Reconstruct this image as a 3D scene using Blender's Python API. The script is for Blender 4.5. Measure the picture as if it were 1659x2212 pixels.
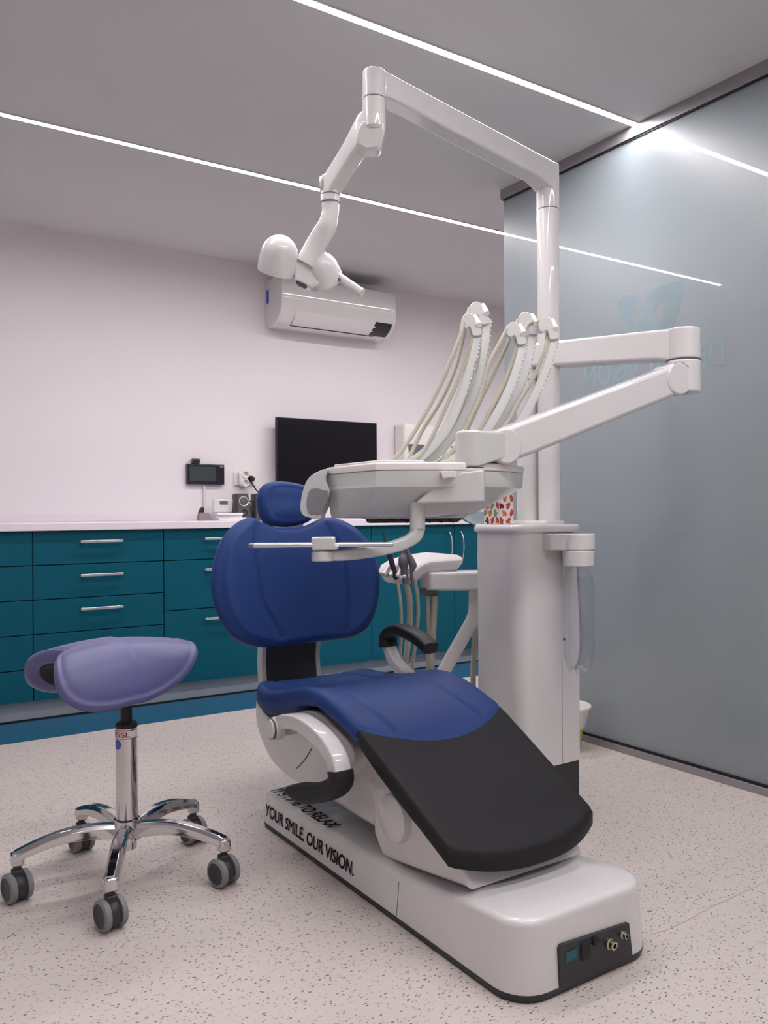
import bpy, bmesh, math, random
from mathutils import Vector, Matrix
random.seed(7)
PI = math.pi
for o in list(bpy.data.objects): bpy.data.objects.remove(o)
SC = bpy.context.scene
COL = SC.collection

# ------------------------------------------------------------------ camera
FPX, CX, CY, CAMH = 1793.0, 829.5, 1106.0, 0.943
YAW = math.atan(1177.5/1793.0); ROLL = math.atan(21/3908.0)
FW = Vector((math.sin(YAW), math.cos(YAW), 0)); RT = Vector((math.cos(YAW), -math.sin(YAW), 0)); UP = Vector((0, 0, 1))
RI = RT*math.cos(ROLL) - UP*math.sin(ROLL); UI = UP*math.cos(ROLL) + RT*math.sin(ROLL)
cd = bpy.data.cameras.new('camera'); cam = bpy.data.objects.new('camera', cd); COL.objects.link(cam)
cd.sensor_fit = 'HORIZONTAL'; cd.sensor_width = 36.0; cd.lens = 36.0*FPX/1659.0; cd.clip_start = 0.02
M = Matrix((RI, UI, -FW)).transposed().to_4x4(); M.translation = Vector((0, 0, CAMH))
cam.matrix_world = M
SC.camera = cam
# ------------------------------------------------------------------ view, world, light levels
SC.view_settings.view_transform = 'Standard'; SC.view_settings.look = 'None'
SC.view_settings.exposure = 0.0; SC.view_settings.gamma = 1.0
w = bpy.data.worlds.new('world'); SC.world = w; w.use_nodes = True
w.node_tree.nodes['Background'].inputs[0].default_value = (.8, .8, .85, 1)
w.node_tree.nodes['Background'].inputs[1].default_value = 0.15
STRIP = 136.0        # brightness of the ceiling light lines
STRIP_COL = (1.0, 0.945, 0.96)

def wp(px, py, D):   # a point measured on the photograph, at D metres in front of the lens
    return Vector((0, 0, CAMH)) + (FW + RI*((px-CX)/FPX) + UI*((CY-py)/FPX))*D
def wx(px, py, X):
    v = FW + RI*((px-CX)/FPX) + UI*((CY-py)/FPX); return Vector((0, 0, CAMH)) + v*(X/v.x)
def wy(px, py, Y):
    v = FW + RI*((px-CX)/FPX) + UI*((CY-py)/FPX); return Vector((0, 0, CAMH)) + v*(Y/v.y)
def hz(px): return 1091.3 + (3559.7-px)*0.005373     # eye level

# ------------------------------------------------------------------ materials
def mat(name, col, rough=.5, metal=0, spec=.5, coat=0, bump=0, bscale=200, trans=0, emit=None, estr=0, ior=1.45, mottle=0, sheen=0, alpha=1, coatr=.03):
    m = bpy.data.materials.new(name); m.use_nodes = True
    nt = m.node_tree; b = nt.nodes['Principled BSDF']
    b.inputs['Base Color'].default_value = (*col, 1)
    b.inputs['Roughness'].default_value = rough; b.inputs['Metallic'].default_value = metal
    b.inputs['Specular IOR Level'].default_value = spec
    b.inputs['Coat Weight'].default_value = coat; b.inputs['Coat Roughness'].default_value = coatr
    b.inputs['Transmission Weight'].default_value = trans; b.inputs['IOR'].default_value = ior
    b.inputs['Sheen Weight'].default_value = sheen
    b.inputs['Alpha'].default_value = alpha
    if emit: b.inputs['Emission Color'].default_value = (*emit, 1); b.inputs['Emission Strength'].default_value = estr
    tc = nt.nodes.new('ShaderNodeTexCoord')
    if bump:
        n = nt.nodes.new('ShaderNodeTexNoise'); n.inputs['Scale'].default_value = bscale; n.inputs['Detail'].default_value = 3
        bp = nt.nodes.new('ShaderNodeBump'); bp.inputs['Strength'].default_value = bump; bp.inputs['Distance'].default_value = .001
        nt.links.new(tc.outputs['Object'], n.inputs['Vector']); nt.links.new(n.outputs['Fac'], bp.inputs['Height']); nt.links.new(bp.outputs['Normal'], b.inputs['Normal'])
    if mottle:
        n = nt.nodes.new('ShaderNodeTexNoise'); n.inputs['Scale'].default_value = 9; n.inputs['Detail'].default_value = 4
        mx = nt.nodes.new('ShaderNodeMix'); mx.data_type = 'RGBA'
        mx.inputs['A'].default_value = (*[c*(1-mottle) for c in col], 1); mx.inputs['B'].default_value = (*[min(1, c*(1+mottle)) for c in col], 1)
        nt.links.new(tc.outputs['Object'], n.inputs['Vector']); nt.links.new(n.outputs['Fac'], mx.inputs['Factor']); nt.links.new(mx.outputs['Result'], b.inputs['Base Color'])
    return m
M_ = {}
M_['wall'] = mat('painted_plaster', (.74, .70, .72), .85, spec=.2, bump=.15, bscale=260)
M_["ceil"] = mat("painted_ceiling", (.62, .615, .625), .9, spec=.1, bump=.08, bscale=150)
M_['white'] = mat('gloss_white_enamel', (.655, .64, .635), .35, spec=.4, coat=1.0, mottle=.02, coatr=.02)
M_['cream'] = mat('warm_white_plastic', (.76, .73, .70), .3, spec=.5, coat=.2)
M_['grey'] = mat('light_grey_plastic', (.52, .53, .52), .35, spec=.5)
M_['hull'] = mat('pale_grey_shell', (.58, .59, .575), .3, spec=.5, coat=.6)
M_['teal'] = mat('teal_laminate', (.0, .078, .122), .45, spec=.22, bump=.06, bscale=400)
M_['teal_in'] = mat('dark_carcass', (.004, .02, .03), .7)
M_['counter'] = mat('white_worktop', (.72, .66, .70), .3, spec=.5, mottle=.03)
M_['plinth'] = mat('brushed_grey_plinth', (.34, .38, .42), .5, metal=.2, bump=.2, bscale=90)
M_['bluevinyl'] = mat('blue_vinyl', (.010, .088, .165), .5, mottle=.15)
M_['chrome'] = mat('polished_chrome', (.62, .61, .61), .1, metal=1)
M_['steel'] = mat('brushed_steel', (.66, .68, .68), .3, metal=.9)
M_['track'] = mat('anodised_track', (.33, .315, .33), .38, metal=.55)
M_['black'] = mat('black_rubber', (.008, .008, .012), .55)
M_['charcoal'] = mat('charcoal_plastic', (.03, .03, .036), .45)
M_['dgrey'] = mat('dark_grey_plastic', (.085, .085, .10), .45)
M_['blue'] = mat('navy_upholstery', (.0155, .043, .165), .50, spec=.22, bump=.3, bscale=500, mottle=.12)
M_['legpad'] = mat('dark_leg_pad_vinyl', (.018, .0175, .020), .55, spec=.2, bump=.2, bscale=500)
M_['saddle'] = mat('blue_violet_leatherette', (.085, .088, .23), .42, spec=.6, bump=.3, bscale=220, sheen=.12, mottle=.2)
M_['hose'] = mat('beige_grey_hose', (.42, .41, .33), .45)
M_['whip'] = mat('milky_plastic', (.66, .68, .66), .3, spec=.5, alpha=.82)
M_['screen'] = mat('switched_off_screen', (.003, .003, .006), .25, spec=.4)
M_['lcd'] = mat('grey_lcd', (.10, .115, .10), .3)
M_['lcd2'] = mat('grey_blue_screen', (.035, .05, .055), .3)
M_['print'] = mat('black_print', (.012, .01, .015), .6)
M_['wheelgrey'] = mat('grey_tyre_rubber', (.20, .20, .20), .6)
M_['wheeldark'] = mat('dark_wheel_plastic', (.03, .03, .034), .45)
M_['red'] = mat('red_label_print', (.38, .03, .06), .5)
M_['yellow'] = mat('yellow_plastic', (.5, .42, .06), .5)
M_['winbrown'] = mat('smoky_window', (.12, .12, .15), .2, coat=.4)
M_['turq'] = mat('turquoise_label', (.004, .10, .13), .4)
M_['brass'] = mat('nickel_brass', (.5, .47, .36), .25, metal=1)
M_['bluesticker'] = mat('blue_sticker', (.05, .09, .42), .5)
M_['pinkpaper'] = mat('pale_pink_plastic', (.27, .19, .22), .4)
M_['paper'] = mat('white_paper', (.74, .72, .74), .8)
M_['cup'] = mat('clear_bowl_glass', (.9, .95, .95), .05, trans=.85, ior=1.3)
M_['gloss_dark'] = mat('gloss_dark_plastic', (.01, .01, .016), .15, coat=.5)
M_['spk'] = mat('speaker_grey', (.045, .042, .045), .4)

def emis(name, col, s):
    m = bpy.data.materials.new(name); m.use_nodes = True; nt = m.node_tree
    nt.nodes.clear(); e = nt.nodes.new('ShaderNodeEmission'); o = nt.nodes.new('ShaderNodeOutputMaterial')
    e.inputs[0].default_value = (*col, 1); e.inputs[1].default_value = s; nt.links.new(e.outputs[0], o.inputs[0]); return m
M_['led'] = emis('led_diffuser', STRIP_COL, STRIP)
M_['down'] = emis('downlight_lens', (1, .9, .8), 30)
M_['strip2'] = emis('added_corridor_glow', STRIP_COL, STRIP*1.9)  # glow of the added corridor line, stronger than the room lights

def glass_mat(name, col, tcol, rough, coat, tfac, spec=.5):
    m = bpy.data.materials.new(name); m.use_nodes = True; nt = m.node_tree; b = nt.nodes['Principled BSDF']; o = nt.nodes['Material Output']
    b.inputs['Base Color'].default_value = (*col, 1); b.inputs['Roughness'].default_value = rough; b.inputs['Specular IOR Level'].default_value = spec
    b.inputs['Coat Weight'].default_value = coat; b.inputs['Coat Roughness'].default_value = .015; b.inputs['Coat IOR'].default_value = 1.5
    t = nt.nodes.new('ShaderNodeBsdfTranslucent'); t.inputs[0].default_value = (*tcol, 1)
    mx = nt.nodes.new('ShaderNodeMixShader'); mx.inputs[0].default_value = tfac
    nt.links.new(b.outputs[0], mx.inputs[1]); nt.links.new(t.outputs[0], mx.inputs[2]); nt.links.new(mx.outputs[0], o.inputs[0])
    return m
M_['frost'] = glass_mat('frosted_glass', (.21, .24, .26), (.71, .76, .785), .33, 1.0, .45, 1.0)
M_['logo'] = glass_mat('pale_logo_film', (.33, .42, .45), (.80, .92, .97), .3, 1.0, .46)

def clear_mat(name, tint, refl):
    m = bpy.data.materials.new(name); m.use_nodes = True; nt = m.node_tree; nt.nodes.clear()
    o = nt.nodes.new('ShaderNodeOutputMaterial'); tr = nt.nodes.new('ShaderNodeBsdfTransparent'); tr.inputs[0].default_value = (*tint, 1)
    g = nt.nodes.new('ShaderNodeBsdfGlossy'); g.inputs['Roughness'].default_value = .04
    lw = nt.nodes.new('ShaderNodeLayerWeight'); lw.inputs[0].default_value = refl
    mx = nt.nodes.new('ShaderNodeMixShader')
    nt.links.new(lw.outputs['Facing'], mx.inputs[0]); nt.links.new(tr.outputs[0], mx.inputs[1]); nt.links.new(g.outputs[0], mx.inputs[2]); nt.links.new(mx.outputs[0], o.inputs[0])
    return m
M_['pet'] = clear_mat('clear_bottle_plastic', (.94, .95, .97), .18)

def floor_mat():
    m = bpy.data.materials.new('speckled_vinyl'); m.use_nodes = True; nt = m.node_tree; b = nt.nodes['Principled BSDF']
    b.inputs['Roughness'].default_value = .38; b.inputs['Specular IOR Level'].default_value = .35
    N = nt.nodes.new; Lk = nt.links.new
    tc = N('ShaderNodeTexCoord')
    big = N('ShaderNodeTexNoise'); big.inputs['Scale'].default_value = 3.5; big.inputs['Detail'].default_value = 5
    Lk(tc.outputs['Object'], big.inputs['Vector'])
    base = N('ShaderNodeMix'); base.data_type = 'RGBA'; base.inputs['A'].default_value = (.545, .49, .455, 1); base.inputs['B'].default_value = (.60, .54, .50, 1)
    Lk(big.outputs['Fac'], base.inputs['Factor'])
    cur = base.outputs['Result']
    # chips of several colours and sizes: small cells of a distorted grid, kept only where the cell's random value is high
    for i, (sc, thr, rnd, colr, rot, st, amt) in enumerate([
            (72, .23, .915, (.08, .07, .075), .4, 2.0, .85), (95, .26, .90, (.30, .265, .255), 1.3, 1.6, .55), (66, .21, .94, (.025, .02, .025), 2.2, 2.6, .95),
            (80, .24, .965, (.05, .17, .24), .9, 1.5, .8), (52, .32, .88, (.46, .42, .40), 2.9, 1.8, .4), (130, .27, .90, (.14, .125, .125), 1.9, 1.6, .7)]):
        mp = N('ShaderNodeMapping'); mp.inputs['Rotation'].default_value = (0, 0, rot); mp.inputs['Scale'].default_value = (sc, sc*st, 1); mp.inputs['Location'].default_value = (i*3.7, i*1.9, 0)
        nz = N('ShaderNodeTexNoise'); nz.inputs['Scale'].default_value = 45; nz.inputs['Detail'].default_value = 2
        Lk(tc.outputs['Object'], nz.inputs['Vector'])
        ad = N('ShaderNodeMix'); ad.data_type = 'RGBA'; ad.blend_type = 'ADD'; ad.inputs['Factor'].default_value = .012
        Lk(tc.outputs['Object'], ad.inputs['A']); Lk(nz.outputs['Color'], ad.inputs['B']); Lk(ad.outputs['Result'], mp.inputs['Vector'])
        v = N('ShaderNodeTexVoronoi'); v.voronoi_dimensions = '2D'; v.inputs['Scale'].default_value = 1; v.inputs['Randomness'].default_value = 1
        Lk(mp.outputs['Vector'], v.inputs['Vector'])
        lt = N('ShaderNodeMath'); lt.operation = 'LESS_THAN'; lt.inputs[1].default_value = thr; Lk(v.outputs['Distance'], lt.inputs[0])
        sp = N('ShaderNodeSeparateColor'); Lk(v.outputs['Color'], sp.inputs[0])
        gt = N('ShaderNodeMath'); gt.operation = 'GREATER_THAN'; gt.inputs[1].default_value = rnd; Lk(sp.outputs[0], gt.inputs[0])
        ml = N('ShaderNodeMath'); ml.operation = 'MULTIPLY'; Lk(lt.outputs[0], ml.inputs[0]); Lk(gt.outputs[0], ml.inputs[1])
        m2 = N('ShaderNodeMath'); m2.operation = 'MULTIPLY'; m2.inputs[1].default_value = amt; Lk(ml.outputs[0], m2.inputs[0])
        mx = N('ShaderNodeMix'); mx.data_type = 'RGBA'; mx.inputs['B'].default_value = (*colr, 1)
        Lk(m2.outputs[0], mx.inputs['Factor']); Lk(cur, mx.inputs['A']); cur = mx.outputs['Result']
    Lk(cur, b.inputs['Base Color'])
    return m
M_['floor'] = floor_mat()

# ------------------------------------------------------------------ mesh helpers (all take world coordinates)
def link(name, me, m, parent=None, smooth=True, kind=None, label=None, angle=35):
    mats = m if isinstance(m, (list, tuple)) else [m]
    for q in mats: me.materials.append(M_[q] if isinstance(q, str) else q)
    if smooth:
        for p in me.polygons: p.use_smooth = True
        try: me.set_sharp_from_angle(angle=math.radians(angle))
        except Exception: pass
    o = bpy.data.objects.new(name, me); COL.objects.link(o)
    if parent is not None:
        o.parent = parent; off = Vector((0, 0, 0)); q = parent
        while q is not None: off += q.location; q = q.parent
        o.location = -off
    if kind: o['kind'] = kind
    if label: o['label'] = label
    return o
def rebase(o, loc):     # give a one-mesh thing an origin at its own base
    loc = Vector(loc); o.data.transform(Matrix.Translation(-loc)); o.location = loc
    return o
def tag(o, label, cat, group=None, kind=None):
    o['label'] = label; o['category'] = cat
    if group: o['group'] = group
    if kind: o['kind'] = kind
    return o
def thing(name, loc, label, cat, group=None):
    o = bpy.data.objects.new(name, None); COL.objects.link(o); o.location = loc; o.empty_display_size = .1
    return tag(o, label, cat, group)
def bev(o, w=.004, seg=3, ang=30):
    md = o.modifiers.new('bevel', 'BEVEL'); md.width = w; md.segments = seg; md.limit_method = 'ANGLE'; md.angle_limit = math.radians(ang); md.harden_normals = False
    return o
def sub(o, n=2):
    md = o.modifiers.new('subsurf', 'SUBSURF'); md.levels = n; md.render_levels = n; return o
def pymesh(name, vs, fs):
    me = bpy.data.meshes.new(name); me.from_pydata([tuple(v) for v in vs], [], fs); me.update()
    bm = bmesh.new(); bm.from_mesh(me); bmesh.ops.recalc_face_normals(bm, faces=bm.faces); bm.to_mesh(me); bm.free(); return me
def boxdata(x0, y0, z0, x1, y1, z1):
    vs = [(x, y, z) for z in (z0, z1) for (x, y) in ((x0, y0), (x1, y0), (x1, y1), (x0, y1))]
    return vs, [(3, 2, 1, 0), (4, 5, 6, 7), (0, 1, 5, 4), (1, 2, 6, 5), (2, 3, 7, 6), (3, 0, 4, 7)]
def boxes(name, lst, m, parent=None, bw=0, kind=None, label=None, seg=3):
    vs, fs = [], []
    for b in lst:
        v, f = boxdata(*b); k = len(vs); vs += v; fs += [tuple(i+k for i in q) for q in f]
    o = link(name, pymesh(name, vs, fs), m, parent, smooth=bool(bw), kind=kind, label=label)
    if bw: bev(o, bw, seg)
    return o
def box(name, x0, y0, z0, x1, y1, z1, m, parent=None, bw=0, kind=None, label=None, seg=3):
    return boxes(name, [(x0, y0, z0, x1, y1, z1)], m, parent, bw, kind, label, seg)
def loftdata(rings, cap0=True, cap1=True, closed=True):
    n = len(rings[0]); vs = [Vector(p) for r in rings for p in r]; fs = []
    for i in range(len(rings)-1):
        for j in range(n if closed else n-1):
            a, b = i*n+j, i*n+(j+1) % n; fs.append((a, b, b+n, a+n))
    if cap0: fs.append(tuple(range(n))[::-1])
    if cap1: k = (len(rings)-1)*n; fs.append(tuple(range(k, k+n)))
    return vs, fs
def loft(name, rings, m, parent=None, cap0=True, cap1=True, bw=0, ss=0, label=None, smooth=True, angle=35):
    vs, fs = loftdata(rings, cap0, cap1); o = link(name, pymesh(name, vs, fs), m, parent, smooth, label=label, angle=angle)
    if bw: bev(o, bw)
    if ss: sub(o, ss)
    return o
def cr(pts, n=8, closed=False):   # Catmull-Rom through points
    pts = [Vector(p) for p in pts]; out = []; N = len(pts)
    rng = range(N if closed else N-1)
    for i in rng:
        if closed: p0, p1, p2, p3 = pts[i-1], pts[i], pts[(i+1) % N], pts[(i+2) % N]
        else: p0, p1, p2, p3 = pts[max(i-1, 0)], pts[i], pts[i+1], pts[min(i+2, N-1)]
        for k in range(n):
            t = k/n; out.append(.5*((2*p1)+(p2-p0)*t+(2*p0-5*p1+4*p2-p3)*t*t+(3*p1-p0-3*p2+p3)*t**3))
    if not closed: out.append(pts[-1])
    return out
def frames(path, up=None):
    T = [(path[min(i+1, len(path)-1)]-path[max(i-1, 0)]).normalized() for i in range(len(path))]
    u = Vector(up) if up is not None else (Vector((0, 0, 1)) if abs(T[0].z) < .9 else Vector((1, 0, 0)))
    fr = []
    for t in T:
        s = t.cross(u).normalized(); v = s.cross(t).normalized(); fr.append((s, v))
        if up is None: u = v
    return fr
def superprof(w, h, e=2.0, n=20):   # superellipse cross-section, w across, h up
    out = []
    for k in range(n):
        a = 2*PI*k/n; c, s = math.cos(a), math.sin(a)
        out.append((.5*w*math.copysign(abs(c)**(2/e), c), .5*h*math.copysign(abs(s)**(2/e), s)))
    return out
def sweepdata(path, prof, up=None, sc=None):
    fr = frames(path, up); rings = []
    for i, (p, (s, v)) in enumerate(zip(path, fr)):
        pr = prof(i/(len(path)-1)) if callable(prof) else prof
        k = sc(i/(len(path)-1)) if sc else 1
        rings.append([p+s*(a*k)+v*(b*k) for a, b in pr])
    return rings
def tube(name, pts, r, m, parent=None, n=8, seg=12, up=None, smooth_path=True, label=None, prof=None, sc=None):
    path = cr(pts, n) if smooth_path else [Vector(p) for p in pts]
    if prof is None:
        if isinstance(r, (int, float)): prof = superprof(2*r, 2*r, 2, seg)
        else: rr = r; prof = lambda t: superprof(2*rr(t), 2*rr(t), 2, seg)
    return loft(name, sweepdata(path, prof, up, sc), m, parent, label=label)
def cyl(name, p0, p1, r0, r1, m, parent=None, seg=32, bw=0, label=None, prof=None):
    p0, p1 = Vector(p0), Vector(p1)
    pr0 = superprof(2*r0, 2*r0, 2, seg); pr1 = superprof(2*r1, 2*r1, 2, seg); fr = frames([p0, p1])
    rings = [[p0+fr[0][0]*a+fr[0][1]*b for a, b in pr0], [p1+fr[1][0]*a+fr[1][1]*b for a, b in pr1]]
    return loft(name, rings, m, parent, bw=bw, label=label)
def lathe(name, prof, origin, axis, m, parent=None, seg=40, cap0=False, cap1=False, label=None, sx=1.0, angle=35):
    origin = Vector(origin); ax = Vector(axis).normalized(); t = Vector((0, 0, 1)) if abs(ax.z) < .9 else Vector((1, 0, 0))
    u = ax.cross(t).normalized(); v = ax.cross(u).normalized()
    rings = [[origin+ax*h+u*(r*sx*math.cos(2*PI*k/seg))+v*(r*math.sin(2*PI*k/seg)) for k in range(seg)] for r, h in prof]
    return loft(name, rings, m, parent, cap0, cap1, label=label, angle=angle)
def prism(name, outline, off, m, parent=None, bw=.004, label=None, seg=3, ang=30):   # planar outline pushed along a vector
    off = Vector(off); a = [Vector(p) for p in outline]; b = [p+off for p in a]
    return loft(name, [a, b], m, parent, bw=0, label=label) if not bw else bev(loft(name, [a, b], m, parent, label=label), bw, seg, ang)
def flat(name, loops, m, parent=None, label=None, thick=None):   # flat decal(s): list of polygons
    vs, fs = [], []
    for lp in loops:
        k = len(vs); vs += [Vector(p) for p in lp]; fs.append(tuple(range(k, k+len(lp))))
    o = link(name, pymesh(name, vs, fs), m, parent, smooth=False, label=label)
    return o
def joinmeshes(name, objs, parent=None, label=None):   # several helper objects welded into one part
    bm = bmesh.new(); mats = []
    for o in objs:
        dg = None
        me = o.data.copy()
        remap = []
        for q in me.materials:
            if q not in mats: mats.append(q)
            remap.append(mats.index(q))
        for p in me.polygons: p.material_index = remap[p.material_index]
        me.transform(Matrix.Translation(o.location)); bm.from_mesh(me)
    me = bpy.data.meshes.new(name); bm.to_mesh(me); bm.free()
    for q in mats: me.materials.append(q)
    mods = [(md.type, md) for md in objs[0].modifiers]
    n = bpy.data.objects.new(name, me); COL.objects.link(n)
    if parent is not None:
        n.parent = parent; off = Vector((0, 0, 0)); q = parent
        while q is not None: off += q.location; q = q.parent
        n.location = -off
    if label: n['label'] = label
    for t, md in mods:
        if t == 'BEVEL': bev(n, md.width, md.segments)
    for o in objs: bpy.data.objects.remove(o)
    return n
def text(name, s, origin, xdir, ydir, width, height, m, parent=None, shear=0, bold=0, extr=.0004, space=1.0):
    cu = bpy.data.curves.new(name, 'FONT'); cu.body = s; cu.size = 1; cu.shear = shear; cu.offset = bold if m == 'logo' else 0; cu.extrude = 0; cu.space_character = space
    t = bpy.data.objects.new(name, cu); COL.objects.link(t); bpy.context.view_layer.update()
    me = bpy.data.meshes.new_from_object(t.evaluated_get(bpy.context.evaluated_depsgraph_get())); bpy.data.objects.remove(t)
    xs = [v.co.x for v in me.vertices]; ys = [v.co.y for v in me.vertices]; x0, x1, y0, y1 = min(xs), max(xs), min(ys), max(ys)
    X, Y = Vector(xdir).normalized(), Vector(ydir).normalized(); O = Vector(origin)
    for v in me.vertices: v.co = O + X*((v.co.x-x0)/(x1-x0)*width) + Y*((v.co.y-y0)/(y1-y0)*height)
    me.materials.clear()
    if bold and m != 'logo':     # heavier strokes: the same letters again, a hair to every side
        bm = bmesh.new(); q = bold*height
        for dx, dy in ((0, 0), (q, q), (-q, q), (q, -q), (-q, -q), (q, 0), (-q, 0)):
            k = me.copy(); k.transform(Matrix.Translation(X*dx+Y*dy)); bm.from_mesh(k); bpy.data.meshes.remove(k)
        bm.to_mesh(me); bm.free()
    return link(name, me, m, parent, smooth=False)
def copytree(root, loc, rot=None):
    c = root.copy(); COL.objects.link(c); c.location = loc
    if rot is not None: c.rotation_euler = rot
    for ch in list(root.children):
        d = ch.copy(); COL.objects.link(d); d.parent = c
        for g in list(ch.children):
            e = g.copy(); COL.objects.link(e); e.parent = d
    return c

# ================================================================== THE ROOM
CEIL = 2.417; WY = 4.55; GX = 2.555; XL = -1.1; YF = -1.3; XR = 5.2
def struct(name, x0, y0, z0, x1, y1, z1, m, parent=None, bw=0):
    o = box(name, x0, y0, z0, x1, y1, z1, m, parent, bw, kind='structure'); return o
struct('floor', XL-.1, YF-.1, -.08, XR+.1, WY+.1, 0, 'floor')
# ceiling with two slots left for the light lines is one slab; the light profiles sit just under it
struct('ceiling', XL-.1, YF-.1, CEIL, XR+.1, WY+.1, CEIL+.1, 'ceil')
struct('wall_back', XL-.1, WY, 0, XR+.1, WY+.1, CEIL, 'wall')
struct('wall_left', XL-.1, YF, 0, XL, WY, CEIL, 'wall')
struct('wall_front', XL-.1, YF-.1, 0, XR+.1, YF, CEIL, 'wall')
struct('wall_corridor', XR, YF, 0, XR+.1, WY, CEIL, 'wall')
# blue vinyl border lying along the foot of the cabinets
struct('trim_1', XL, 3.693, 0, 4.3, 4.05, .002, 'bluevinyl')
# glass partition
gl = struct('window_1', GX, YF, .036, GX+.012, 2.876, 2.40, 'frost')
struct('trim_2', GX-.012, YF, CEIL-.046, GX+.03, 2.886, CEIL, 'track', bw=.0015)
struct('trim_3', GX-.012, YF, 0, GX+.03, 2.886, .026, 'track', bw=.0015)
struct('trim_4', GX-.004, YF, .026, GX+.022, 2.886, .036, 'black')
struct('trim_5', GX-.006, YF, CEIL-.052, GX+.022, 2.876, CEIL-.046, 'black')
# worn seam of the vinyl at the right
s0, s1 = wp(1415, 2013, 1), wp(1659, 1903, 1)
def onfloor(px, py):
    v = FW + RI*((px-CX)/FPX) + UI*((CY-py)/FPX); return Vector((0, 0, CAMH)) + v*(-CAMH/v.z)
def floor_line(name, pts, wd, m):
    P_ = [onfloor(*p) for p in pts]; vs = []
    for i, p in enumerate(P_):
        t = (P_[min(i+1, len(P_)-1)]-P_[max(i-1, 0)]).normalized(); s = Vector((t.y, -t.x, 0))*wd*.5
        vs += [p+s+Vector((0, 0, .0006)), p-s+Vector((0, 0, .0006))]
    fs = [(2*i, 2*i+1, 2*i+3, 2*i+2) for i in range(len(P_)-1)]
    return link(name, pymesh(name, vs, fs), m, None, False, kind='structure')
M_['seam'] = mat('vinyl_weld_seam', (.47, .41, .35), .6, mottle=.2)
floor_line('trim_6', [(1405, 2020), (1450, 2005), (1490, 1985), (1530, 1962), (1590, 1935), (1659, 1903)], .003, 'seam')

# logo and lettering seen through the back of the glass (pale film on the pane)
gx = GX-.0012
def onglass(pts): return [wx(px, py, gx) for px, py in pts]
zz = lambda l: [(1220+a/3.779, 590+b/3.779) for a, b in l]
logo_l = [(430, 250), (445, 215), (480, 190), (530, 178), (580, 168), (600, 185), (598, 225), (570, 255), (552, 300), (575, 370), (610, 450), (640, 420), (632, 340), (635, 260), (650, 205), (690, 150), (740, 115), (830, 88), (930, 62), (965, 72), (980, 100), (975, 150), (950, 240), (915, 330), (880, 440), (868, 500), (840, 560), (540, 570), (520, 500), (495, 400), (480, 360), (440, 345), (430, 300)]
hole = [(732, 275), (770, 240), (835, 228), (830, 270), (800, 350), (772, 415), (745, 370), (728, 320)]
# the loop's hole is left open by splitting the shape round it
A_ = logo_l; n1 = A_[:11] + []
outer = zz(logo_l); inn = zz(hole)
lo = flat('logo_tmp', [onglass(outer)], 'logo')
bm = bmesh.new()
ov = [bm.verts.new(p) for p in onglass(outer)]; iv = [bm.verts.new(p) for p in onglass(inn)]
oe = [bm.edges.new((ov[i], ov[(i+1) % len(ov)])) for i in range(len(ov))]; ie = [bm.edges.new((iv[i], iv[(i+1) % len(iv)])) for i in range(len(iv))]
bmesh.ops.triangle_fill(bm, edges=oe+ie, use_beauty=True)
me = bpy.data.meshes.new('logo'); bm.to_mesh(me); bm.free(); bpy.data.objects.remove(lo)
link('logo', me, 'logo', gl, smooth=False, label='pale loop-shaped logo on the glass')
a = wx(1565, 787, gx); b = wx(1262, 838, gx); c = wx(1565, 729, gx)
text('lettering', 'DENTAL VISION', (gx, a.y, a.z), (0, 1, 0), (0, 0, 1), b.y-a.y, c.z-a.z, 'logo', gl, bold=.028, space=.95)

# ------------------------------------------------------------------ light lines in the ceiling
def light_line(y, x0, x1, label, m='led'):
    t = thing('linear_ceiling_light', ((x0+x1)/2, y, CEIL-.012), label, 'ceiling light', 'recessed linear lights in the ceiling')
    boxes('profile', [(x0, y-.0165, CEIL-.006, x1, y-.013, CEIL), (x0, y+.013, CEIL-.006, x1, y+.0165, CEIL)], 'white', t)
    d = box('diffuser', x0, y-.013, CEIL-.0045, x1, y+.013, CEIL-.0005, m, t, label='glowing white diffuser')
    return t
light_line(2.112, .29, GX-.013, 'glowing white light line above the lamp arm, running to the glass partition')
light_line(3.318, .29, 3.9, 'glowing white light line nearer the wall with the air conditioner')
light_line(.90, .29, GX-.013, 'glowing white light line overhead behind the viewer')
light_line(-.31, .29, GX-.013, 'added glowing white light line farthest from the cabinets, unseen behind the viewer')  # unseen line, added to brighten the faces turned to the viewer
light_line(2.112, GX+.04, 4.6, 'added white light line brightening the frosted glass from behind', 'strip2')  # added so the frosted pane is lit from the far side
# round downlight in the corridor beyond
def downlight(x, y, label):
    t = thing('downlight', (x, y, CEIL-.01), label, 'ceiling light', 'round downlights in the corridor')
    lathe('trim_ring', [(.045, 0), (.06, 0), (.062, .01), (.045, .01), (.045, 0)], (x, y, CEIL-.01), (0, 0, 1), 'white', t)
    lathe('lens', [(.001, .002), (.044, .002), (.044, .006)], (x, y, CEIL-.01), (0, 0, 1), 'down', t, label='glowing warm lens')
downlight(2.95, 2.35, 'round warm downlight just behind the frosted glass')
downlight(4.0, .6, 'added round warm downlight, unseen deep in the corridor')  # added out of view to help light the corridor

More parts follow.
